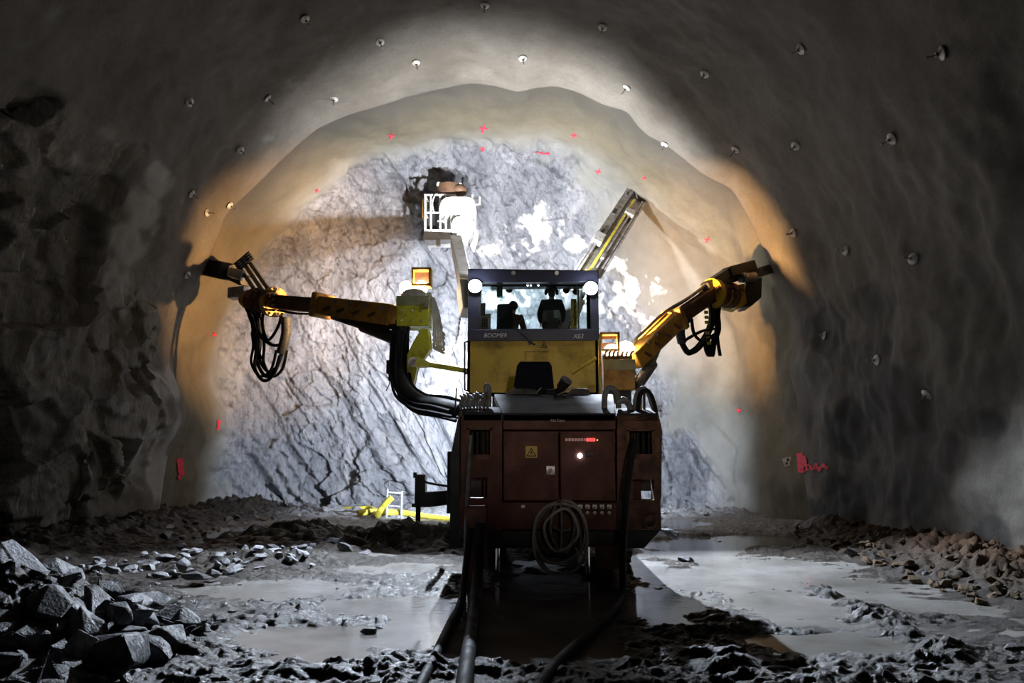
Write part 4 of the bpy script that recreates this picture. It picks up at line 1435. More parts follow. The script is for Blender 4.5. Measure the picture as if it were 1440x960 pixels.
mm = MB()
mm.tube([P(667, 288, BY), P(674.5, 287, BY), P(674.5, 277, BY)], .03, 8, 0)
mm.tube([P(664, 278, BY), P(664, 274, BY)], .03, 8, 0)
mm.tube([P(668, 330, BY), P(668, 295, BY)], .025, 8, 0)
mm.build('hook', M['white'], bb)
dm = MB().cyl(P(632, 262, BY + .5), P(632, 276, BY + .5), .42, .42, 20).ball(P(645, 268, BY + .4), .3, .3, .2)
dm.build('tool_drum', M['brown'], bb, label='brown drum in the basket')
mm = MB().ball(P(617, 259, BY + .3), .085).ball(P(647, 259, BY + .3), .06).cyl(P(617, 259, BY + .3), P(617, 268, BY + .4), .03, n=8)
mm.build('drum_knob', M['white'], bb)
MB().pbox(594, 280, 597, 306, BY + .1, .5).build('orange_strip', M['orange'], bb, bevel=.01)
MB().pbox(601, 284, 615, 322, BY + .5, .08).build('side_mesh', M['black'], bb)

# ---- middle boom feed, reaching up to the heading
fm = empty('middle_feed', P(860, 320, 21.5), parent=rig)
q0, q1 = P(806, 416, 18.7), P(897, 272, 23.6)
ax = (q1 - q0).normalized()
lat = ax.cross(Vector((0, 1, 0))).normalized()       # towards lower right in view
if lat.x < 0:
    lat = -lat
nor = lat.cross(ax).normalized()
if nor.y > 0:
    nor = -nor                                       # towards the camera


def bar(mb, o_, w_, t0, t1, h_=.08, up_=0.0):
    L_ = (q1 - q0)
    return mb.beam(q0 + L_ * t0 + lat * o_ + nor * up_, q0 + L_ * t1 + lat * o_ + nor * up_, w_, h_, nor)


bar(MB(), .03, .62, 0, .97, .07, -.12).build('beam_web', M['steel'], fm)
for o_ in (-.33, -.25, .36, .28):
    bar(MB(), o_, .055, 0, .46 if o_ < 0 else .93, .12).build('feed_rail', M['alu'], fm)
bar(MB(), -.25, .28, .45, .98, .12, .02).build('drill_slide', M['steel'], fm, bevel=.02)
bar(MB(), -.13, .03, .47, .97, .16, .03).build('slide_edge', M['black'], fm)
bar(bar(bar(MB(), -.27, .06, .9, .94, .16, .05), -.3, .1, .68, .73, .15, .05), -.27, .08, .47, .52, .15, .05).build('clamp', M['black'], fm)
bar(MB(), .02, .075, .12, .9, .07, .08).build('drill_steel', M['hivis'], fm, label='yellow drill steel')
bar(MB(), .14, .05, .1, .85, .07, .07).build('hose_track', M['alu'], fm)
bar(MB(), .12, .3, .74, .79, .14, .08).build('steel_guide', M['plate'], fm, bevel=.02)
bar(MB(), -.26, .3, .4, .48, .16, .07).build('steel_guide', M['plate'], fm, bevel=.02)
c_ = q0 + (q1 - q0) * .14 + lat * .02 + nor * .16
MB().cyl(c_, c_ + nor * .06, .11, n=18).build('end_cap', M['hivis'], fm)
bar(bar(MB(), .16, .24, .14, .2, .14, .08), .14, .1, .3, .34, .12, .1).build('drill_block', M['steel'], fm, bevel=.02)
mm = MB()
mm.obox(q1 + lat * .0, lat, ax, nor, .5, .22, .26).obox(q1 + ax * .25 + lat * .05, lat, ax, nor, .3, .3, .2)
mm.build('feed_tip', M['rust'], fm, bevel=.03)
MB().cyl(q1 + ax * .3, q1 + ax * 1.0, .05, n=10).build('drill_bit', M['rust'], fm)
MB().beam(P(790, 480, 17.6), P(812, 415, 18.9), .34, .36).build('beam', M['black'], fm, bevel=.03)

# ---- front left stabiliser on its arm
sl = MB().pbox(583, 667, 592, 712, 16.3, .25).pprism([(590, 667), (598, 667), (598, 692), (640, 689), (640, 708), (604, 713), (590, 713)], 16.3, .3)
stf = sl.build('front_stabiliser', M['black'], rig, bevel=.015)
a = P(588, 712, 16.4)
MB().cyl((a.x, 16.42, .02), (a.x, 16.42, a.z + .2), .055, n=14).build('jack_rod', M['black'], stf)
MB().cyl((a.x, 16.42, -.02), (a.x, 16.42, .06), .2, n=18).build('foot_pad', M['black'], stf)
mm = MB().pbox(581, 664, 586, 672, 16.25, .1).pbox(579, 708, 586, 713, 16.25, .2)
mm.tube([P(597, 675, 16.3), P(603, 679, 16.25), P(640, 685, 16.2)], .025, 8, 3)
mm.build('fitting', M['black'], stf)

# ================================================================== two people in the cab
def skin_body(name, joints, edges, root, mat, parent, sub=2):
    names = list(joints)
    c = sum((Vector(joints[k][0]) for k in names), Vector()) / len(names)
    me = bpy.data.meshes.new(name)
    me.from_pydata([tuple(Vector(joints[k][0]) - c) for k in names], [(names.index(a), names.index(b)) for a, b in edges], [])
    me.materials.append(mat)
    o = bpy.data.objects.new(name, me)
    C.objects.link(o)
    WPOS[o.name] = c
    o.parent = parent
    o.location = c - WPOS[parent.name]
    md = o.modifiers.new('skin', 'SKIN')
    md.use_smooth_shade = True
    sv = me.skin_vertices[0].data
    for i, k in enumerate(names):
        r_ = joints[k][1]
        sv[i].radius = (r_, r_) if not isinstance(r_, tuple) else r_
        sv[i].use_root = (k == root)
    s = o.modifiers.new('subdivision', 'SUBSURF')
    s.levels = s.render_levels = sub
    return o


def hand_joints(J, E, side, wrist, pd, sd):
    """Palm, four curled fingers of different length and a thumb from the side of the palm."""
    wv, pd, sd = Vector(wrist), Vector(pd).normalized(), Vector(sd).normalized()
    dn = pd.cross(sd).normalized()
    if dn.z > 0:
        dn = -dn
    J[side + 'palm'] = (wv + pd * .055, .026)
    E.append((side + 'wrist', side + 'palm'))
    for k, ln in enumerate((.036, .041, .038, .029)):
        b = wv + pd * .1 + sd * (.03 - .02 * k)
        J[side + 'f%da' % k] = (b, .0095)
        J[side + 'f%db' % k] = (b + pd * ln + dn * .012, .0088)
        J[side + 'f%dc' % k] = (b + pd * ln * 1.45 + dn * .042, .0078)
        E += [(side + 'palm', side + 'f%da' % k), (side + 'f%da' % k, side + 'f%db' % k), (side + 'f%db' % k, side + 'f%dc' % k)]
    t = wv + pd * .05 + sd * .035
    J[side + 'ta'] = (t, .011)
    J[side + 'tb'] = (t + pd * .03 + sd * .028 + dn * .008, .0095)
    J[side + 'tc'] = (t + pd * .06 + sd * .03 + dn * .02, .0085)
    E += [(side + 'palm', side + 'ta'), (side + 'ta', side + 'tb'), (side + 'tb', side + 'tc')]


def face(parent, head_c, r, fwd_):
    mm = MB()
    s_ = Vector((0, 0, 1)).cross(fwd_).normalized()
    mm.ball(head_c + fwd_ * r * 1.12 + Vector((0, 0, -.15 * r)), .016, .022, .026, 8, 6)
    for q in (-1, 1):
        mm.ball(head_c + s_ * q * r * .98 + Vector((0, 0, -.05 * r)), .014, .024, .034, 8, 6)
    mm.build('nose_and_ears', M['skin'], parent)
    mm = MB()
    for q in (-1, 1):
        mm.ball(head_c + fwd_ * r * .98 + s_ * q * .033 + Vector((0, 0, .02)), .013, .013, .009, 8, 6)
    mm.build('eyes', M['black'], parent)
    MB().ball(head_c + fwd_ * r * .98 + Vector((0, 0, -.065)), .026, .012, .007, 8, 6).build('mouth', pm('lips', (.35, .14, .12), .5), parent)


def standing(X, Y, z0, tint):
    p = empty('person', (X, Y, z0), 'standing person in a dark jacket and helmet seen from behind in the cab', 'person')
    J, E = {}, []

    def j(k, x, y, z, r):
        J[k] = (Vector((X + x, Y + y, z0 + z)), r)
    j('pelvis', 0, 0, .95, .13); j('belly', 0, .01, 1.1, .135); j('chest', 0, .01, 1.32, .155); j('collar', 0, .03, 1.46, .08)
    j('neck', 0, .04, 1.53, .055); j('jaw', 0, .08, 1.6, .07); j('head', 0, .07, 1.68, .1); j('crown', 0, .06, 1.74, .075)
    E += [('pelvis', 'belly'), ('belly', 'chest'), ('chest', 'collar'), ('collar', 'neck'), ('neck', 'jaw'), ('jaw', 'head'), ('head', 'crown')]
    for s, q in (('l', -1), ('r', 1)):
        j(s + 'sh', .19 * q, .02, 1.41, .075); j(s + 'el', .27 * q, .03, 1.13, .05); j(s + 'wrist', .24 * q, .26, .98, .03)
        E += [('chest', s + 'sh'), (s + 'sh', s + 'el'), (s + 'el', s + 'wrist')]
        hand_joints(J, E, s, J[s + 'wrist'][0], (-.1 * q, 1, -.1), (-q, -.1, 0))
        j(s + 'hip', .1 * q, 0, .88, .1); j(s + 'knee', .11 * q, .02, .5, .065); j(s + 'ank', .12 * q, 0, .09, .045); j(s + 'toe', .13 * q, .17, .04, .04)
        E += [('pelvis', s + 'hip'), (s + 'hip', s + 'knee'), (s + 'knee', s + 'ank'), (s + 'ank', s + 'toe')]
    skin_body('body', J, E, 'pelvis', M['skin'], p)
    hc = J['head'][0]
    face(p, hc, .1, Vector((0, 1, 0)))
    # helmet with brim and ear muffs
    hm = MB().ball(hc + Vector((0, -.01, .03)), .135, .155, .13, 18, 8, 1.0, -.05).build('helmet', M['cloth'], p)
    MB().ball(hc + Vector((0, .02, .028)), .165, .21, .014, 18, 6).build('brim', M['cloth'], hm)
    for q in (-1, 1):
        MB().ball(hc + Vector((.125 * q, -.01, -.02)), .04, .055, .065).build('ear_muff', M['cloth'], hm)
    MB().ball(hc + Vector((0, -.07, -.06)), .08, .05, .09).build('hair', M['hair'], p)
    # jacket, two-tone, with a pale patch
    J2, E2 = {}, []

    def k2(k, r):
        J2[k] = (J[k][0], r)
    k2('pelvis', (.2, .15)); k2('belly', (.2, .15)); k2('chest', (.22, .17)); k2('collar', .11)
    E2 += [('pelvis', 'belly'), ('belly', 'chest'), ('chest', 'collar')]
    for s in 'lr':
        k2(s + 'sh', .1); k2(s + 'el', .075)
        J2[s + 'cuff'] = (J[s + 'el'][0].lerp(J[s + 'wrist'][0], .9), .05)
        E2 += [('chest', s + 'sh'), (s + 'sh', s + 'el'), (s + 'el', s + 'cuff')]
    jk = skin_body('jacket', J2, E2, 'pelvis', M['cloth'], p)
    MB().ball((X, Y + .01, z0 + 1.0), .222, .185, .7, 18, 8, .3, -.3).build('jacket_hem', M['cloth_grey'], p, label='grey lower half of the jacket')
    MB().box((X + .04, Y - .21, z0 + 1.02), (X + .17, Y - .19, z0 + 1.2)).build('pocket', M['patch'], p, bevel=.008, label='pale square back patch')
    J3, E3 = {'pelvis': (J['pelvis'][0], .15)}, []
    for s in 'lr':
        for k, r in (('hip', .115), ('knee', .085), ('ank', .07)):
            J3[s + k] = (J[s + k][0], r)
        E3 += [('pelvis', s + 'hip'), (s + 'hip', s + 'knee'), (s + 'knee', s + 'ank')]
    skin_body('trousers', J3, E3, 'pelvis', M['cloth'], p)
    for s in 'lr':
        a, t = J[s + 'ank'][0], J[s + 'toe'][0]
        MB().beam(Vector((a.x, a.y - .06, z0 + .05)), Vector((t.x, t.y + .05, z0 + .045)), .1, .09).cyl((a.x, a.y, z0 + .03), (a.x, a.y, z0 + .2), .062, .06, 12).build('boot', M['black'], p, bevel=.02)
    return p


def seated(X, Y, zseat, z0):
    p = empty('person', (X, Y, z0), 'bare-headed person in a brown jacket sitting in the dark cab seat', 'person')
    J, E = {}, []

    def j(k, x, y, z, r):
        J[k] = (Vector((X + x, Y + y, zseat + z)), r)
    j('pelvis', 0, 0, .12, .13); j('belly', 0, -.02, .27, .135); j('chest', 0.02, -.02, .48, .15); j('collar', .04, .02, .6, .08)
    j('neck', .05, .04, .67, .052); j('jaw', .06, .08, .73, .066); j('head', .055, .07, .81, .095); j('crown', .055, .06, .86, .075)
    E += [('pelvis', 'belly'), ('belly', 'chest'), ('chest', 'collar'), ('collar', 'neck'), ('neck', 'jaw'), ('jaw', 'head'), ('head', 'crown')]
    for s, q in (('l', -1), ('r', 1)):
        j(s + 'sh', .2 * q + .02, 0, .55, .072); j(s + 'el', .28 * q + .02, .08, .28, .048); j(s + 'wrist', .24 * q, .33, .26, .03)
        E += [('chest', s + 'sh'), (s + 'sh', s + 'el'), (s + 'el', s + 'wrist')]
        hand_joints(J, E, s, J[s + 'wrist'][0], (0, 1, -.15), (-q, 0, 0))
        j(s + 'hip', .1 * q, .06, .09, .1); j(s + 'knee', .14 * q, .46, .1, .065)
        J[s + 'ank'] = (Vector((X + .14 * q, Y + .5, z0 + .1)), .045); J[s + 'toe'] = (Vector((X + .15 * q, Y + .66, z0 + .05)), .04)
        E += [('pelvis', s + 'hip'), (s + 'hip', s + 'knee'), (s + 'knee', s + 'ank'), (s + 'ank', s + 'toe')]
    skin_body('body', J, E, 'pelvis', M['skin'], p)
    hc = J['head'][0]
    face(p, hc, .095, Vector((0, 1, 0)))
    MB().ball(hc + Vector((0, -.025, .015)), .108, .115, .115, 18, 10).build('hair', M['hair'], p)
    J2, E2 = {}, []
    for k, r in (('pelvis', .17), ('belly', (.18, .16)), ('chest', (.2, .17)), ('collar', .1)):
        J2[k] = (J[k][0], r)
    E2 += [('pelvis', 'belly'), ('belly', 'chest'), ('chest', 'collar')]
    for s in 'lr':
        J2[s + 'sh'] = (J[s + 'sh'][0], .095); J2[s + 'el'] = (J[s + 'el'][0], .072); J2[s + 'cuff'] = (J[s + 'el'][0].lerp(J[s + 'wrist'][0], .9), .05)
        E2 += [('chest', s + 'sh'), (s + 'sh', s + 'el'), (s + 'el', s + 'cuff')]
    skin_body('jacket', J2, E2, 'pelvis', M['cloth_brown'], p)
    J3, E3 = {'pelvis': (J['pelvis'][0], .145)}, []
    for s in 'lr':
        for k, r in (('hip', .11), ('knee', .085), ('ank', .07)):
            J3[s + k] = (J[s + k][0], r)
        E3 += [('pelvis', s + 'hip'), (s + 'hip', s + 'knee'), (s + 'knee', s + 'ank')]
    skin_body('trousers', J3, E3, 'pelvis', M['cloth'], p)
    for s in 'lr':
        a, t = J[s + 'ank'][0], J[s + 'toe'][0]
        MB().beam(Vector((a.x, a.y - .06, z0 + .05)), Vector((t.x, t.y + .05, z0 + .045)), .1, .09).cyl((a.x, a.y, z0 + .03), (a.x, a.y, z0 + .2), .062, .06, 12).build('boot', M['black'], p, bevel=.02)
    return p

zf = P(750, 557, CY).z + .62
MB().box((P(659, 500, CY).x, CY + .06, zf - .06), (P(840, 500, CY).x, CY + 1.8, zf)).build('cab_floor', M['black'], cab)
hp = P(775.5, 409, CY + .9)
standing(hp.x, CY + .85, hp.z - 1.69, None)
MB().box((hp.x - .35, CY + .4, zf), (hp.x + .35, CY + 1.3, hp.z - 1.69)).build('step', M['black'], cab)
hp = P(721.5, 427, CY + .85)
seated(hp.x - .055, CY + .95, hp.z - .81 - .03, zf)
MB().cyl((xs, CY + .95, zf), (xs, CY + .95, zs - .15), .12).build('seat_pedestal', M['black'], cab)

# ================================================================== cables and hoses lying behind the machine
cab_defs = [
    ('black_cable', 'thick black cable hanging from the machine rear, leftmost on the floor', 'cable', 'rubber', .045,
     [P(661, 742, 10.2), P(656, 790, 10.1), G(648, 846, .05), G(634, 875, .06), G(615, 915, .06), G(590, 965, .06), G(570, 1010, .06)]),
    ('black_cable', 'thickest black cable hanging straight down and back beside the leftmost cable', 'cable', 'rubber', .068,
     [P(676, 735, 10.15), P(673, 790, 10.0), G(667, 852, .08), G(661, 900, .09), G(653, 960, .09), G(648, 1010, .09)]),
    ('water_hose', 'dark dirty hose hanging right of the doors and curving over the floor', 'hose', 'rubber', .048,
     [P(893, 618, 10.35), P(886, 655, 10.25), P(880, 705, 10.2), P(876, 770, 10.05), G(875, 832, .05), G(862, 858, .06), G(826, 893, .06), G(790, 925, .06), G(757, 965, .06), G(730, 1010, .06)]),
    ('thin_cable', 'thin grey cable hanging between the left opening and the floor', 'cable', 'hose_grey', .028,
     [P(662, 612, 10.6), P(658, 680, 10.5), P(655, 760, 10.3), G(653, 835, .02), G(646, 850, .03)])]
for nm, lb, ct, mt, r_, pth in cab_defs:
    MB().tube(pth, r_, 12, 6).build(nm, M[mt], None, label=lb, cat=ct)
cl = empty('coiled_hose', P(787, 752, 10.45), 'coil of dirty hose and cable hung on the rear of the machine', 'hose')
for k, (cx_, cy_, rx_, ry_, dy_) in enumerate(((788, 757, 38, 52, 0), (787, 748, 36, 45, .05), (789, 745, 24, 28, -.04), (784, 757, 33, 47, .09), (791, 740, 17, 34, .02))):
    ring = [P(cx_ + rx_ * math.cos(a), cy_ + ry_ * math.sin(a) + 3 * math.sin(3 * a + k), 10.45 + dy_) for a in np.linspace(0, 2 * math.pi, 14, endpoint=False)]
    MB().tube(ring, .02, 8, 3, True).build('loop', M['hose_pale'] if k < 3 else M['hose_grey'], cl)
mm = MB().tube([P(778, 741, 10.43), P(790, 746, 10.43), P(803, 744, 10.43)], .016, 8, 3)
mm.tube([P(788, 702, 10.43), P(790, 735, 10.43), P(789, 775, 10.43)], .016, 8, 3)
mm.build('tie_strap', M['hose_grey'], cl)
MB().cyl(P(786, 704, 10.4), P(786, 704, 10.72), .03, n=10).build('hanger', M['rust'], cl)

# ================================================================== small things by the heading
z_ = floor_z(P(556, 722, 21.6).x, 21.6)
rk_ = empty('metal_stand', (P(556, 722, 21.6).x, 21.6, z_), 'small pale metal tube stand on the floor before the heading', 'stand')
Yb = 21.6
for nm, ps in (('leg', [(543, 722), (545, 687)]), ('leg', [(564, 720), (565, 690)])):
    a, b = [P(q, r, Yb) for q, r in ps]
    a.z = z_ - .03
    MB().cyl(a, b, .03, n=10).build(nm, M['grey_paint'], rk_)
for nm, y in (('crossbar', 692), ('crossbar', 711)):
    MB().cyl(P(544, y, Yb), P(565, y + 1.5, Yb), .03, n=10).build(nm, M['grey_paint'], rk_)
for a_, b_ in ((545, 544), (565, 563)):
    p_ = P(a_, 700, Yb + .55); q_ = p_.copy(); q_.z = floor_z(p_.x, Yb + .55) - .03
    MB().cyl(p_, q_, .03, n=10).build('leg', M['grey_paint'], rk_)
    MB().cyl(p_, P(a_, 692, Yb), .03, n=10).build('crossbar', M['grey_paint'], rk_)
MB().tube([P(544, 688, Yb), P(541, 680, Yb), P(547, 676, Yb), P(547, 684, Yb)], .02, 8, 3).build('hook', M['black'], rk_)
pth = [P(551, 699, 21.3), P(544, 706, 21.3), P(537, 714, 21.3), P(529, 719, 21.3)]
g2 = [(518, 718), (500, 717), (484, 716)]
pts_ = pth + [G(a, b, 0) for a, b in ((522, 720.5), (505, 719.5), (480, 718))]
for q in pts_[3:]:
    q.z = floor_z(q.x, q.y) + .08
MB().tube(pts_, .09, 12, 4).build('yellow_pipe', M['hivis'], None, label='bent yellow pipe rising against the metal stand', cat='pipe')
pts_ = []
for a, b in ((503, 727.5), (520, 727), (560, 726.5), (600, 729), (645, 733), (700, 735)):
    q = G(a, b, 0); q.z = floor_z(q.x, q.y) + .09; pts_.append(q)
MB().tube(pts_, .1, 12, 4).build('yellow_hose', M['hivis'], None, label='straight yellow hose lying along the floor before the heading', cat='hose')

# ================================================================== rock bolt plates on the lining
# direction to the pixel only finds where on the built wall the bolt sits
bolts = [(265, 143, 'highest on the left wall, near the dark bare rock'), (375, 137, 'on the left haunch above the bright rim'), (337, 210, 'on the left haunch close above the lit rim'),
         (268, 272, 'on the left wall beside the steep rock strip'), (290, 299, 'on the left wall just outside the lit rim'), (322, 288, 'right on the left edge of the lit rim'),
         (262, 386, 'low on the left wall beside the drill of the left boom'), (470, 138, 'on the crown, the first one left of the arch top'), (428, 25, 'at the upper frame edge on the dark left crown'),
         (534, 58, 'high on the left part of the crown'), (585, 87, 'on the crown above the basket'), (682, 6, 'at the very top of the crown'), (735, 81, 'on the crown above the cab'),
         (848, 37, 'high on the crown, right of the arch top'), (882, 122, 'on the bright crown just above the right dip of the rim'), (992, 103, 'on the right haunch in grey shotcrete'),
         (935, 202, 'on the rim above the tilted feed beam'), (1035, 209, 'on the right haunch between rim and darkness'), (1128, 68, 'high in the dark right crown'), (1120, 204, 'on the dark right haunch'),
         (1256, 194, 'alone in the dark high on the right wall'), (1328, 74, 'near the upper right corner'), (1041, 300, 'on the lit right rim above the right drill'), (1117, 327, 'on the right wall close to the lit rim'),
         (1191, 353, 'on the dark right wall level with the right drill'), (1286, 364, 'with a round plate facing out on the right wall'), (1161, 472, 'with a white streak below it on the right wall'),
         (1305, 553, 'big round one low on the right wall'), (1235, 506, 'above the dark water stain on the right wall')]
for px_, py_, where in bolts:
    p_, n_ = hit(px_, py_, 0, 3)
    if p_ is None:
        continue
    e = empty('rock_bolt', p_, 'white rock bolt plate ' + where, 'rock bolt', 'rock bolts in the sprayed lining')
    n_ = (n_ + Vector((rng.uniform(-.2, .2), rng.uniform(-.2, .1), rng.uniform(-.2, .2)))).normalized()
    x_ = n_.orthogonal().normalized()
    x_ = (x_ * math.cos(.7 * px_) + n_.cross(x_) * math.sin(.7 * px_)).normalized()
    y_ = n_.cross(x_)
    mm = MB()
    nn = 16
    R_ = .11
    vv_, ff_ = [], []
    for rr_, hh in ((R_, .03), (R_ * .97, .045), (R_ * .5, .075), (.035, .085), (.035, .03)):
        vv_ += [p_ + n_ * hh + (x_ * math.cos(2 * math.pi * k / nn) + y_ * math.sin(2 * math.pi * k / nn)) * rr_ for k in range(nn)]
    for i in range(4):
        ff_ += [(i * nn + k, i * nn + (k + 1) % nn, (i + 1) * nn + (k + 1) % nn, (i + 1) * nn + k) for k in range(nn)]
    ff_ += [(4 * nn + k, 4 * nn + (k + 1) % nn, (k + 1) % nn, k) for k in range(nn)]
    mm.add(vv_, ff_)
    mm.build('plate', M['plate'], e)
    MB().cyl(p_ + n_ * .08, p_ + n_ * .125, .036, n=6).build('nut', M['steel'], e)
    MB().cyl(p_ - n_ * .05, p_ + n_ * .26, .014, n=8).build('bolt_end', M['steel'], e)

# ================================================================== sprayed paint marks and the survey target
def mark(strokes, label, fx=.03):
    mm = MB()
    for w_px, pts in strokes:
        dense = []
        for (a, b), (c_, d_) in zip(pts[:-1], pts[1:]):
            k_ = max(2, int(math.hypot(c_ - a, d_ - b) / 2.5))
            dense += [(a + (c_ - a) * i / k_, b + (d_ - b) * i / k_) for i in range(k_ + 1)]
        L_, R_ = [], []
        for i, (a, b) in enumerate(dense):
            c_, d_ = dense[min(i + 1, len(dense) - 1)]
            e_, f_ = dense[max(i - 1, 0)]
            tx_, ty_ = c_ - e_, d_ - f_
            l_ = math.hypot(tx_, ty_) or 1
            ox, oy = -ty_ / l_ * w_px / 2, tx_ / l_ * w_px / 2
            wv_ = 1 + .35 * math.sin(i * 2.1 + a)
            p1_, n1 = hit(a + ox * wv_, b + oy * wv_)
            p2_, n2 = hit(a - ox * wv_, b - oy * wv_)
            if p1_ is None or p2_ is None:
                continue
            L_.append(p1_ + n1 * fx); R_.append(p2_ + n2 * fx)
        if len(L_) > 1:
            n_ = len(L_)
            mm.add(L_ + R_, [(i, i + 1, n_ + i + 1, n_ + i) for i in range(n_ - 1)])
    if mm.v:
        mm.build('paint_mark', M['paint'], None, smooth=0, label=label, cat='paint mark', group='red survey marks sprayed on the rock')


def cross(x, y, s, label, tilt=.35):
    c_, n_ = math.cos(tilt), math.sin(tilt)
    mark([(s * .32, [(x - s * c_, y - s * n_ * .4), (x + s * c_, y + s * n_ * .4)]), (s * .32, [(x + s * n_, y - s * c_), (x - s * n_, y + s * c_)])], label)


cross(680, 180, 6.5, 'largest red cross, high at the middle of the tan arch')
cross(550, 190, 4.5, 'red cross high left on the tan arch')
cross(807, 190, 4.5, 'red cross high right on the tan arch')
cross(679, 209, 4, 'faint red cross just below the largest red cross')
mark([(2, [(754, 214), (763, 215), (772, 216)])], 'short faint red dash between basket and right cross')
cross(842, 241, 4.5, 'red cross left of the tilted feed tip')
cross(445, 267, 3, 'small red cross on the left tan arch')
cross(995, 336, 4.5, 'red cross on tan shotcrete above the right drill')
cross(300, 470, 4, 'red cross in the orange light below the left drill')
cross(906, 250, 3, 'tiny red cross at the tip of the tilted feed')
cross(1040, 576, 4, 'faint red cross low on the right shotcrete')
mark([(4, [(307, 590), (306, 604)])], 'short upright red stroke low on the left shotcrete')
mark([(4.5, [(249.5, 644), (250.5, 656), (252.5, 668)]), (4.5, [(253.5, 644), (254.5, 656), (256.5, 668)]), (4, [(249, 668), (253, 674)])], 'upright red paint block low on the left wall')
mark([(4.5, [(1124, 637), (1126, 664)]), (4.5, [(1128, 636), (1130, 665)]), (4.5, [(1131.5, 640), (1132, 662)]), (4, [(1133, 642), (1136, 662)])], 'upright red paint block beside the white target')
mark([(3, [(1138, 652), (1144, 660), (1149, 651), (1153, 662), (1159, 652), (1165, 659)]), (2, [(1139, 660), (1166, 655)])], 'red scribble right of the upright red paint block')
p_, n_ = hit(1108, 649)
tg = empty('survey_target', p_, 'white square survey target plate on the right wall by the red paint', 'target')
fc = (CAM - p_).normalized()
n_ = (n_ * .4 + fc).normalized()
x_ = Vector((0, 0, 1)).cross(n_).normalized()
y_ = n_.cross(x_)
x_, y_ = x_ * .96 + y_ * .25, y_ * .96 - x_ * .25
MB().obox(p_ + n_ * .05, x_, n_, y_, .23, .02, .23).build('plate', M['white'], tg, smooth=0)
mm = MB()
mm.prism([p_ + n_ * .064 + x_ * a * .1 + y_ * b * .1 for a, b in ((0, 0), (.7, .15), (.7, .9), (0, .8))], n_ * .004)
mm.prism([p_ + n_ * .064 + x_ * a * .1 + y_ * b * .1 for a, b in ((0, 0), (-.6, -.15), (-.6, -.8), (0, -.7))], n_ * .004)
mm.build('marking', M['sign_black'], tg, smooth=0)
MB().cyl(p_ - n_ * .03, p_ + n_ * .045, .02, n=8).build('peg', M['steel'], tg)

# ================================================================== loose rock
def rock_mesh(name, seed, n=16, flat=1.0, mat=None):
    r_ = np.random.RandomState(seed)
    bm = bmesh.new()
    pts = r_.normal(size=(n, 3))
    pts /= np.linalg.norm(pts, axis=1)[:, None]
    pts *= r_.uniform(.72, 1.0, (n, 1)) * np.array([1, .8, .62 * flat])
    for p in pts:
        bm.verts.new(p)
    res = bmesh.ops.convex_hull(bm, input=bm.verts)
    junk = [g_ for g_ in res['geom_interior'] if isinstance(g_, bmesh.types.BMVert)]
    if junk:
        bmesh.ops.delete(bm, geom=junk, context='VERTS')
    bmesh.ops.bevel(bm, geom=list(bm.edges), offset=.035, segments=1, affect='EDGES')
    bmesh.ops.recalc_face_normals(bm, faces=bm.faces)
    me = bpy.data.meshes.new(name)
    bm.to_mesh(me)
    bm.free()
    me.materials.append(mat or M['rock'])
    return me


RM = [rock_mesh('rock_shape', 100 + k, 11 + k % 6, (.7, 1.0, 1.2)[k % 3]) for k in range(14)]
RMD = [rock_mesh('rock_shape', 100 + k, 11 + k % 6, (.7, 1.0, 1.2)[k % 3], M['rock_shaded']) for k in range(14)]
RMB = [rock_mesh('stone_shape', 200 + k, 12 + k % 5, 1.0, M['rock_brown']) for k in range(8)]


def put_rock(me, loc, s, rot, name, label, cat, group=None):
    o = bpy.data.objects.new(name, me)
    C.objects.link(o)
    o.location = loc
    o.scale = s if not isinstance(s, (int, float)) else (s, s, s)
    o.rotation_euler = rot
    return tag(o, label, cat, group)


def big(px, py, Y, wpx, hpx, dep, rot, k, label):
    return put_rock((RMD if any(w_ in label for w_ in ('dark', 'black', 'grey', 'brown')) else RM)[k % len(RM)], P(px, py, Y), (wpx * Y / F / 1.85, dep, hpx * Y / F / 1.2), rot, 'boulder', label, 'rock')


big(182, 915, 6.15, 104, 88, .33, (.1, .1, .25), 3, 'largest dark boulder at the right foot of the spoil heap')
big(38, 781, 6.85, 84, 13, .26, (0.1, .6, .1), 6, 'long pale slab tilted on top of the spoil heap')
big(103, 812, 7.4, 44, 26, .22, (.2, .85, 0), 9, 'pale upright slab right of the tilted top slab')
big(103, 862, 6.6, 66, 58, .25, (.3, .5, .4), 0, 'dark triangular block in the middle of the heap')
big(150, 838, 7.1, 52, 40, .26, (.2, -.3, .8), 5, 'black wedge shaped block at the right edge of the heap')
big(60, 840, 6.9, 50, 34, .24, (.5, .2, .1), 1, 'grey block below the tilted top slab')
big(30, 858, 6.5, 80, 40, .3, (.3, .5, .9), 12, 'dark long block at the left frame edge')
big(40, 905, 6.2, 84, 56, .3, (.1, .3, 1.2), 4, 'black block low at the left frame edge')
big(112, 905, 6.1, 50, 34, .2, (.6, .8, .2), 8, 'small block with a pale triangular face low in the heap')
big(170, 862, 6.7, 56, 30, .22, (.2, .2, .5), 10, 'grey block resting behind the largest boulder')
big(8, 795, 7.0, 40, 30, .22, (.2, .3, .5), 13, 'block under the left end of the tilted top slab')
big(86, 935, 5.95, 60, 34, .22, (.1, .2, .3), 2, 'dark block at the bottom of the heap left of the largest boulder')
big(258, 893, 7.4, 36, 22, .14, (0, .1, .4), 7, 'flat dark stone right of the largest boulder with pale top')
big(280, 908, 7.1, 30, 26, .12, (0, .2, .9), 11, 'round dark stone lying in the puddle right of the heap')
big(212, 798, 10.6, 26, 16, .16, (0, .2, .3), 3, 'pale boulder at the left of the stone row')
big(257, 795, 11.2, 22, 20, .15, (.2, .1, .3), 5, 'rounded pale boulder near the middle of the stone row')
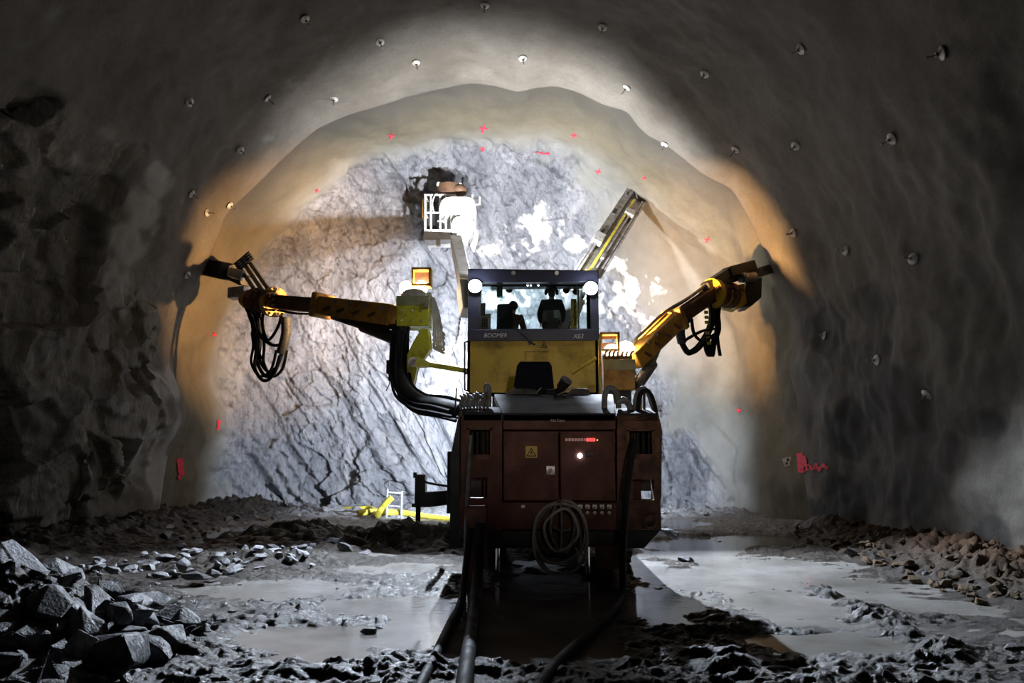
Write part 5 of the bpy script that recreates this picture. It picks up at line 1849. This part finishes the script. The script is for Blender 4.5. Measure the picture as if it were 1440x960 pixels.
big(275, 810, 10.6, 46, 14, .18, (0, .05, .2), 4, 'long dark flat stone in the stone row')
big(316, 791, 11.8, 18, 22, .12, (.3, .6, .1), 9, 'pale pointed stone in the stone row')
big(333, 788, 12.0, 10, 20, .08, (.1, 1.2, .2), 6, 'thin upright white stone in the stone row')
big(391, 780, 12.6, 16, 18, .1, (.3, .7, .1), 1, 'pale pointed stone at the right of the stone row')
big(424, 778, 12.7, 26, 12, .14, (0, .15, .2), 8, 'flat white stone at the right end of the stone row')
big(300, 806, 10.9, 22, 12, .12, (0, .1, .7), 2, 'dark flat stone beside the long dark stone')
big(512, 776, 13.6, 26, 14, .16, (0, .2, .7), 12, 'pale stone at the foot of the dark bank')
big(520, 888, 7.9, 34, 14, .12, (0, 0, .2), 7, 'flat dark stone in the middle of the left puddle')
big(938, 752, 12.8, 44, 34, .3, (.1, .2, .4), 0, 'dark brown rock right of the machine rear')
big(965, 787, 13.0, 34, 12, .15, (0, .1, .4), 10, 'brown flat rock lying in the right puddle')
big(1196, 775, 13.4, 22, 12, .12, (0, .3, .3), 5, 'pale brown rock at the foot of the right bank')
big(1302, 808, 11.4, 11, 20, .07, (.1, 1.4, 0), 3, 'upright pale stone at the edge of the right puddle')
big(1425, 910, 7.1, 40, 10, .14, (0, 0, .3), 4, 'flat dark rock at the right frame edge')

rd = random.Random(5)


def scatter(X_, Y_, s_, bins, noun, group):
    """Size and nearest landmark into the label; only stones nothing tells apart share one."""
    big_, mid_ = bins[0]
    size = 'large' if s_ >= big_ else 'middling' if s_ >= mid_ else 'small'
    where = next(t for lim, t in bins[1] if (X_ if bins[2] == 'x' else Y_) < lim)
    return '%s %s %s' % (size, noun, where), 'stone', '%s %s %s' % (size, group, where)


HEAP = ((.2, .09), ((-5.2, 'at the left frame end of the spoil heap'), (-4.2, 'in the middle of the spoil heap'), (9, 'at the right foot of the spoil heap')), 'x')
ROW = ((.14, .08), ((-5.6, 'at the left end of the stone row behind the heap'), (-4.3, 'in the middle of the stone row behind the pool'), (9, 'at the right end of the stone row')), 'x')
MUD = ((.05, .035), ((-3.0, 'sunk in the mud just right of the heap'), (-2.0, 'sunk in the mud between heap and cables'), (9, 'sunk in the mud close to the cables')), 'x')
BANK = ((.17, .1), ((-3.4, 'at the left end of the dark bank'), (-1.9, 'in the middle of the dark bank'), (9, 'of the dark bank next to the machine')), 'x')
SIDE = ((.12, .06), ((11, 'of the right bank near the frame edge'), (14, 'in the middle of the right bank'), (99, 'at the far end of the right bank')), 'y')
FALL = ((.17, .1), ((-6.9, 'at the foot of the left wall'), (-2.5, 'at the foot of the heading left of the stand'), (9, 'at the foot of the heading behind the machine')), 'x')
# heap blocks
for k in range(170):
    X_, Y_ = -3.2 - abs(rd.gauss(0, 1.0)) * 1.25, rd.uniform(5.4, 8.0)
    s_ = rd.choice([.05, .07, .09, .12, .15, .2, .26])
    put_rock(rd.choice(RMD), (X_, Y_, floor_z(X_, Y_) + s_ * .15), (s_ * rd.uniform(.9, 1.6), s_ * 1.1, s_ * rd.uniform(.6, .9)), (rd.uniform(-.7, .7), rd.uniform(-.7, .7), rd.uniform(0, 6)),
             'heap_stone', *scatter(X_, Y_, s_, HEAP, 'dark angular stone', 'stones'))
# row behind the lit pool
for k in range(110):
    px_ = rd.uniform(90, 445)
    q = G(px_, rd.gauss(806 - (px_ - 90) * .05, 9))
    s_ = rd.choice([.05, .06, .08, .1, .14])
    put_rock(rd.choice(RM), (q.x, q.y, floor_z(q.x, q.y) + s_ * .3), (s_ * rd.uniform(.9, 1.6), s_, s_ * rd.uniform(.6, 1.2)), (rd.uniform(-.4, .4), rd.uniform(-.4, .4), rd.uniform(0, 6)),
             'row_stone', *scatter(q.x, q.y, s_, ROW, 'pale angular stone', 'stones'))
# pebbles scattered over the mud
for k in range(70):
    q = G(rd.uniform(200, 560), rd.uniform(815, 905))
    s_ = rd.choice([.025, .035, .05])
    put_rock(rd.choice(RM), (q.x, q.y, floor_z(q.x, q.y) + s_ * .25), (s_ * 1.4, s_, s_ * .8), (rd.uniform(-.4, .4), rd.uniform(-.4, .4), rd.uniform(0, 6)),
             'mud_pebble', *scatter(q.x, q.y, s_, MUD, 'loose stone', 'stones'))
# dark bank
for k in range(60):
    X_, Y_ = rd.uniform(-4.9, -.6), rd.uniform(13.9, 15.6)
    s_ = rd.choice([.06, .09, .12, .17])
    put_rock(rd.choice(RMD), (X_, Y_, floor_z(X_, Y_) + s_ * .25), (s_ * 1.3, s_, s_ * .9), (rd.uniform(-.5, .5), rd.uniform(-.5, .5), rd.uniform(0, 6)),
             'bank_stone', *scatter(X_, Y_, s_, BANK, 'muddy stone', 'stones'))
# right bank
for k in range(190):
    Y_ = rd.uniform(8.6, 17.5)
    X_ = 5.75 + .05 * (Y_ - 12) + abs(rd.gauss(0, .6)) - .3
    s_ = rd.choice([.035, .05, .06, .08, .12])
    put_rock(rd.choice(RMB), (X_, Y_, floor_z(X_, Y_) + s_ * .3), (s_ * 1.3, s_, s_ * .9), (rd.uniform(-.6, .6), rd.uniform(-.6, .6), rd.uniform(0, 6)),
             'bank_pebble', *scatter(X_, Y_, s_, SIDE, 'brown stone', 'stones'))
# foot of the heading and left wall
for k in range(60):
    if k % 2:
        X_, Y_ = rd.uniform(-9.2, 5.5), rd.uniform(21.5, 23.6)
    else:
        X_, Y_ = rd.uniform(-8.8, -7.0), rd.uniform(16, 21)
    s_ = rd.choice([.08, .12, .17])
    put_rock(rd.choice(RM), (X_, Y_, floor_z(X_, Y_) + s_ * .3), (s_ * 1.3, s_, s_ * .9), (rd.uniform(-.6, .6), rd.uniform(-.6, .6), rd.uniform(0, 6)),
             'fallen_stone', *scatter(X_, Y_, s_, FALL, 'fallen grey stone', 'stones'))
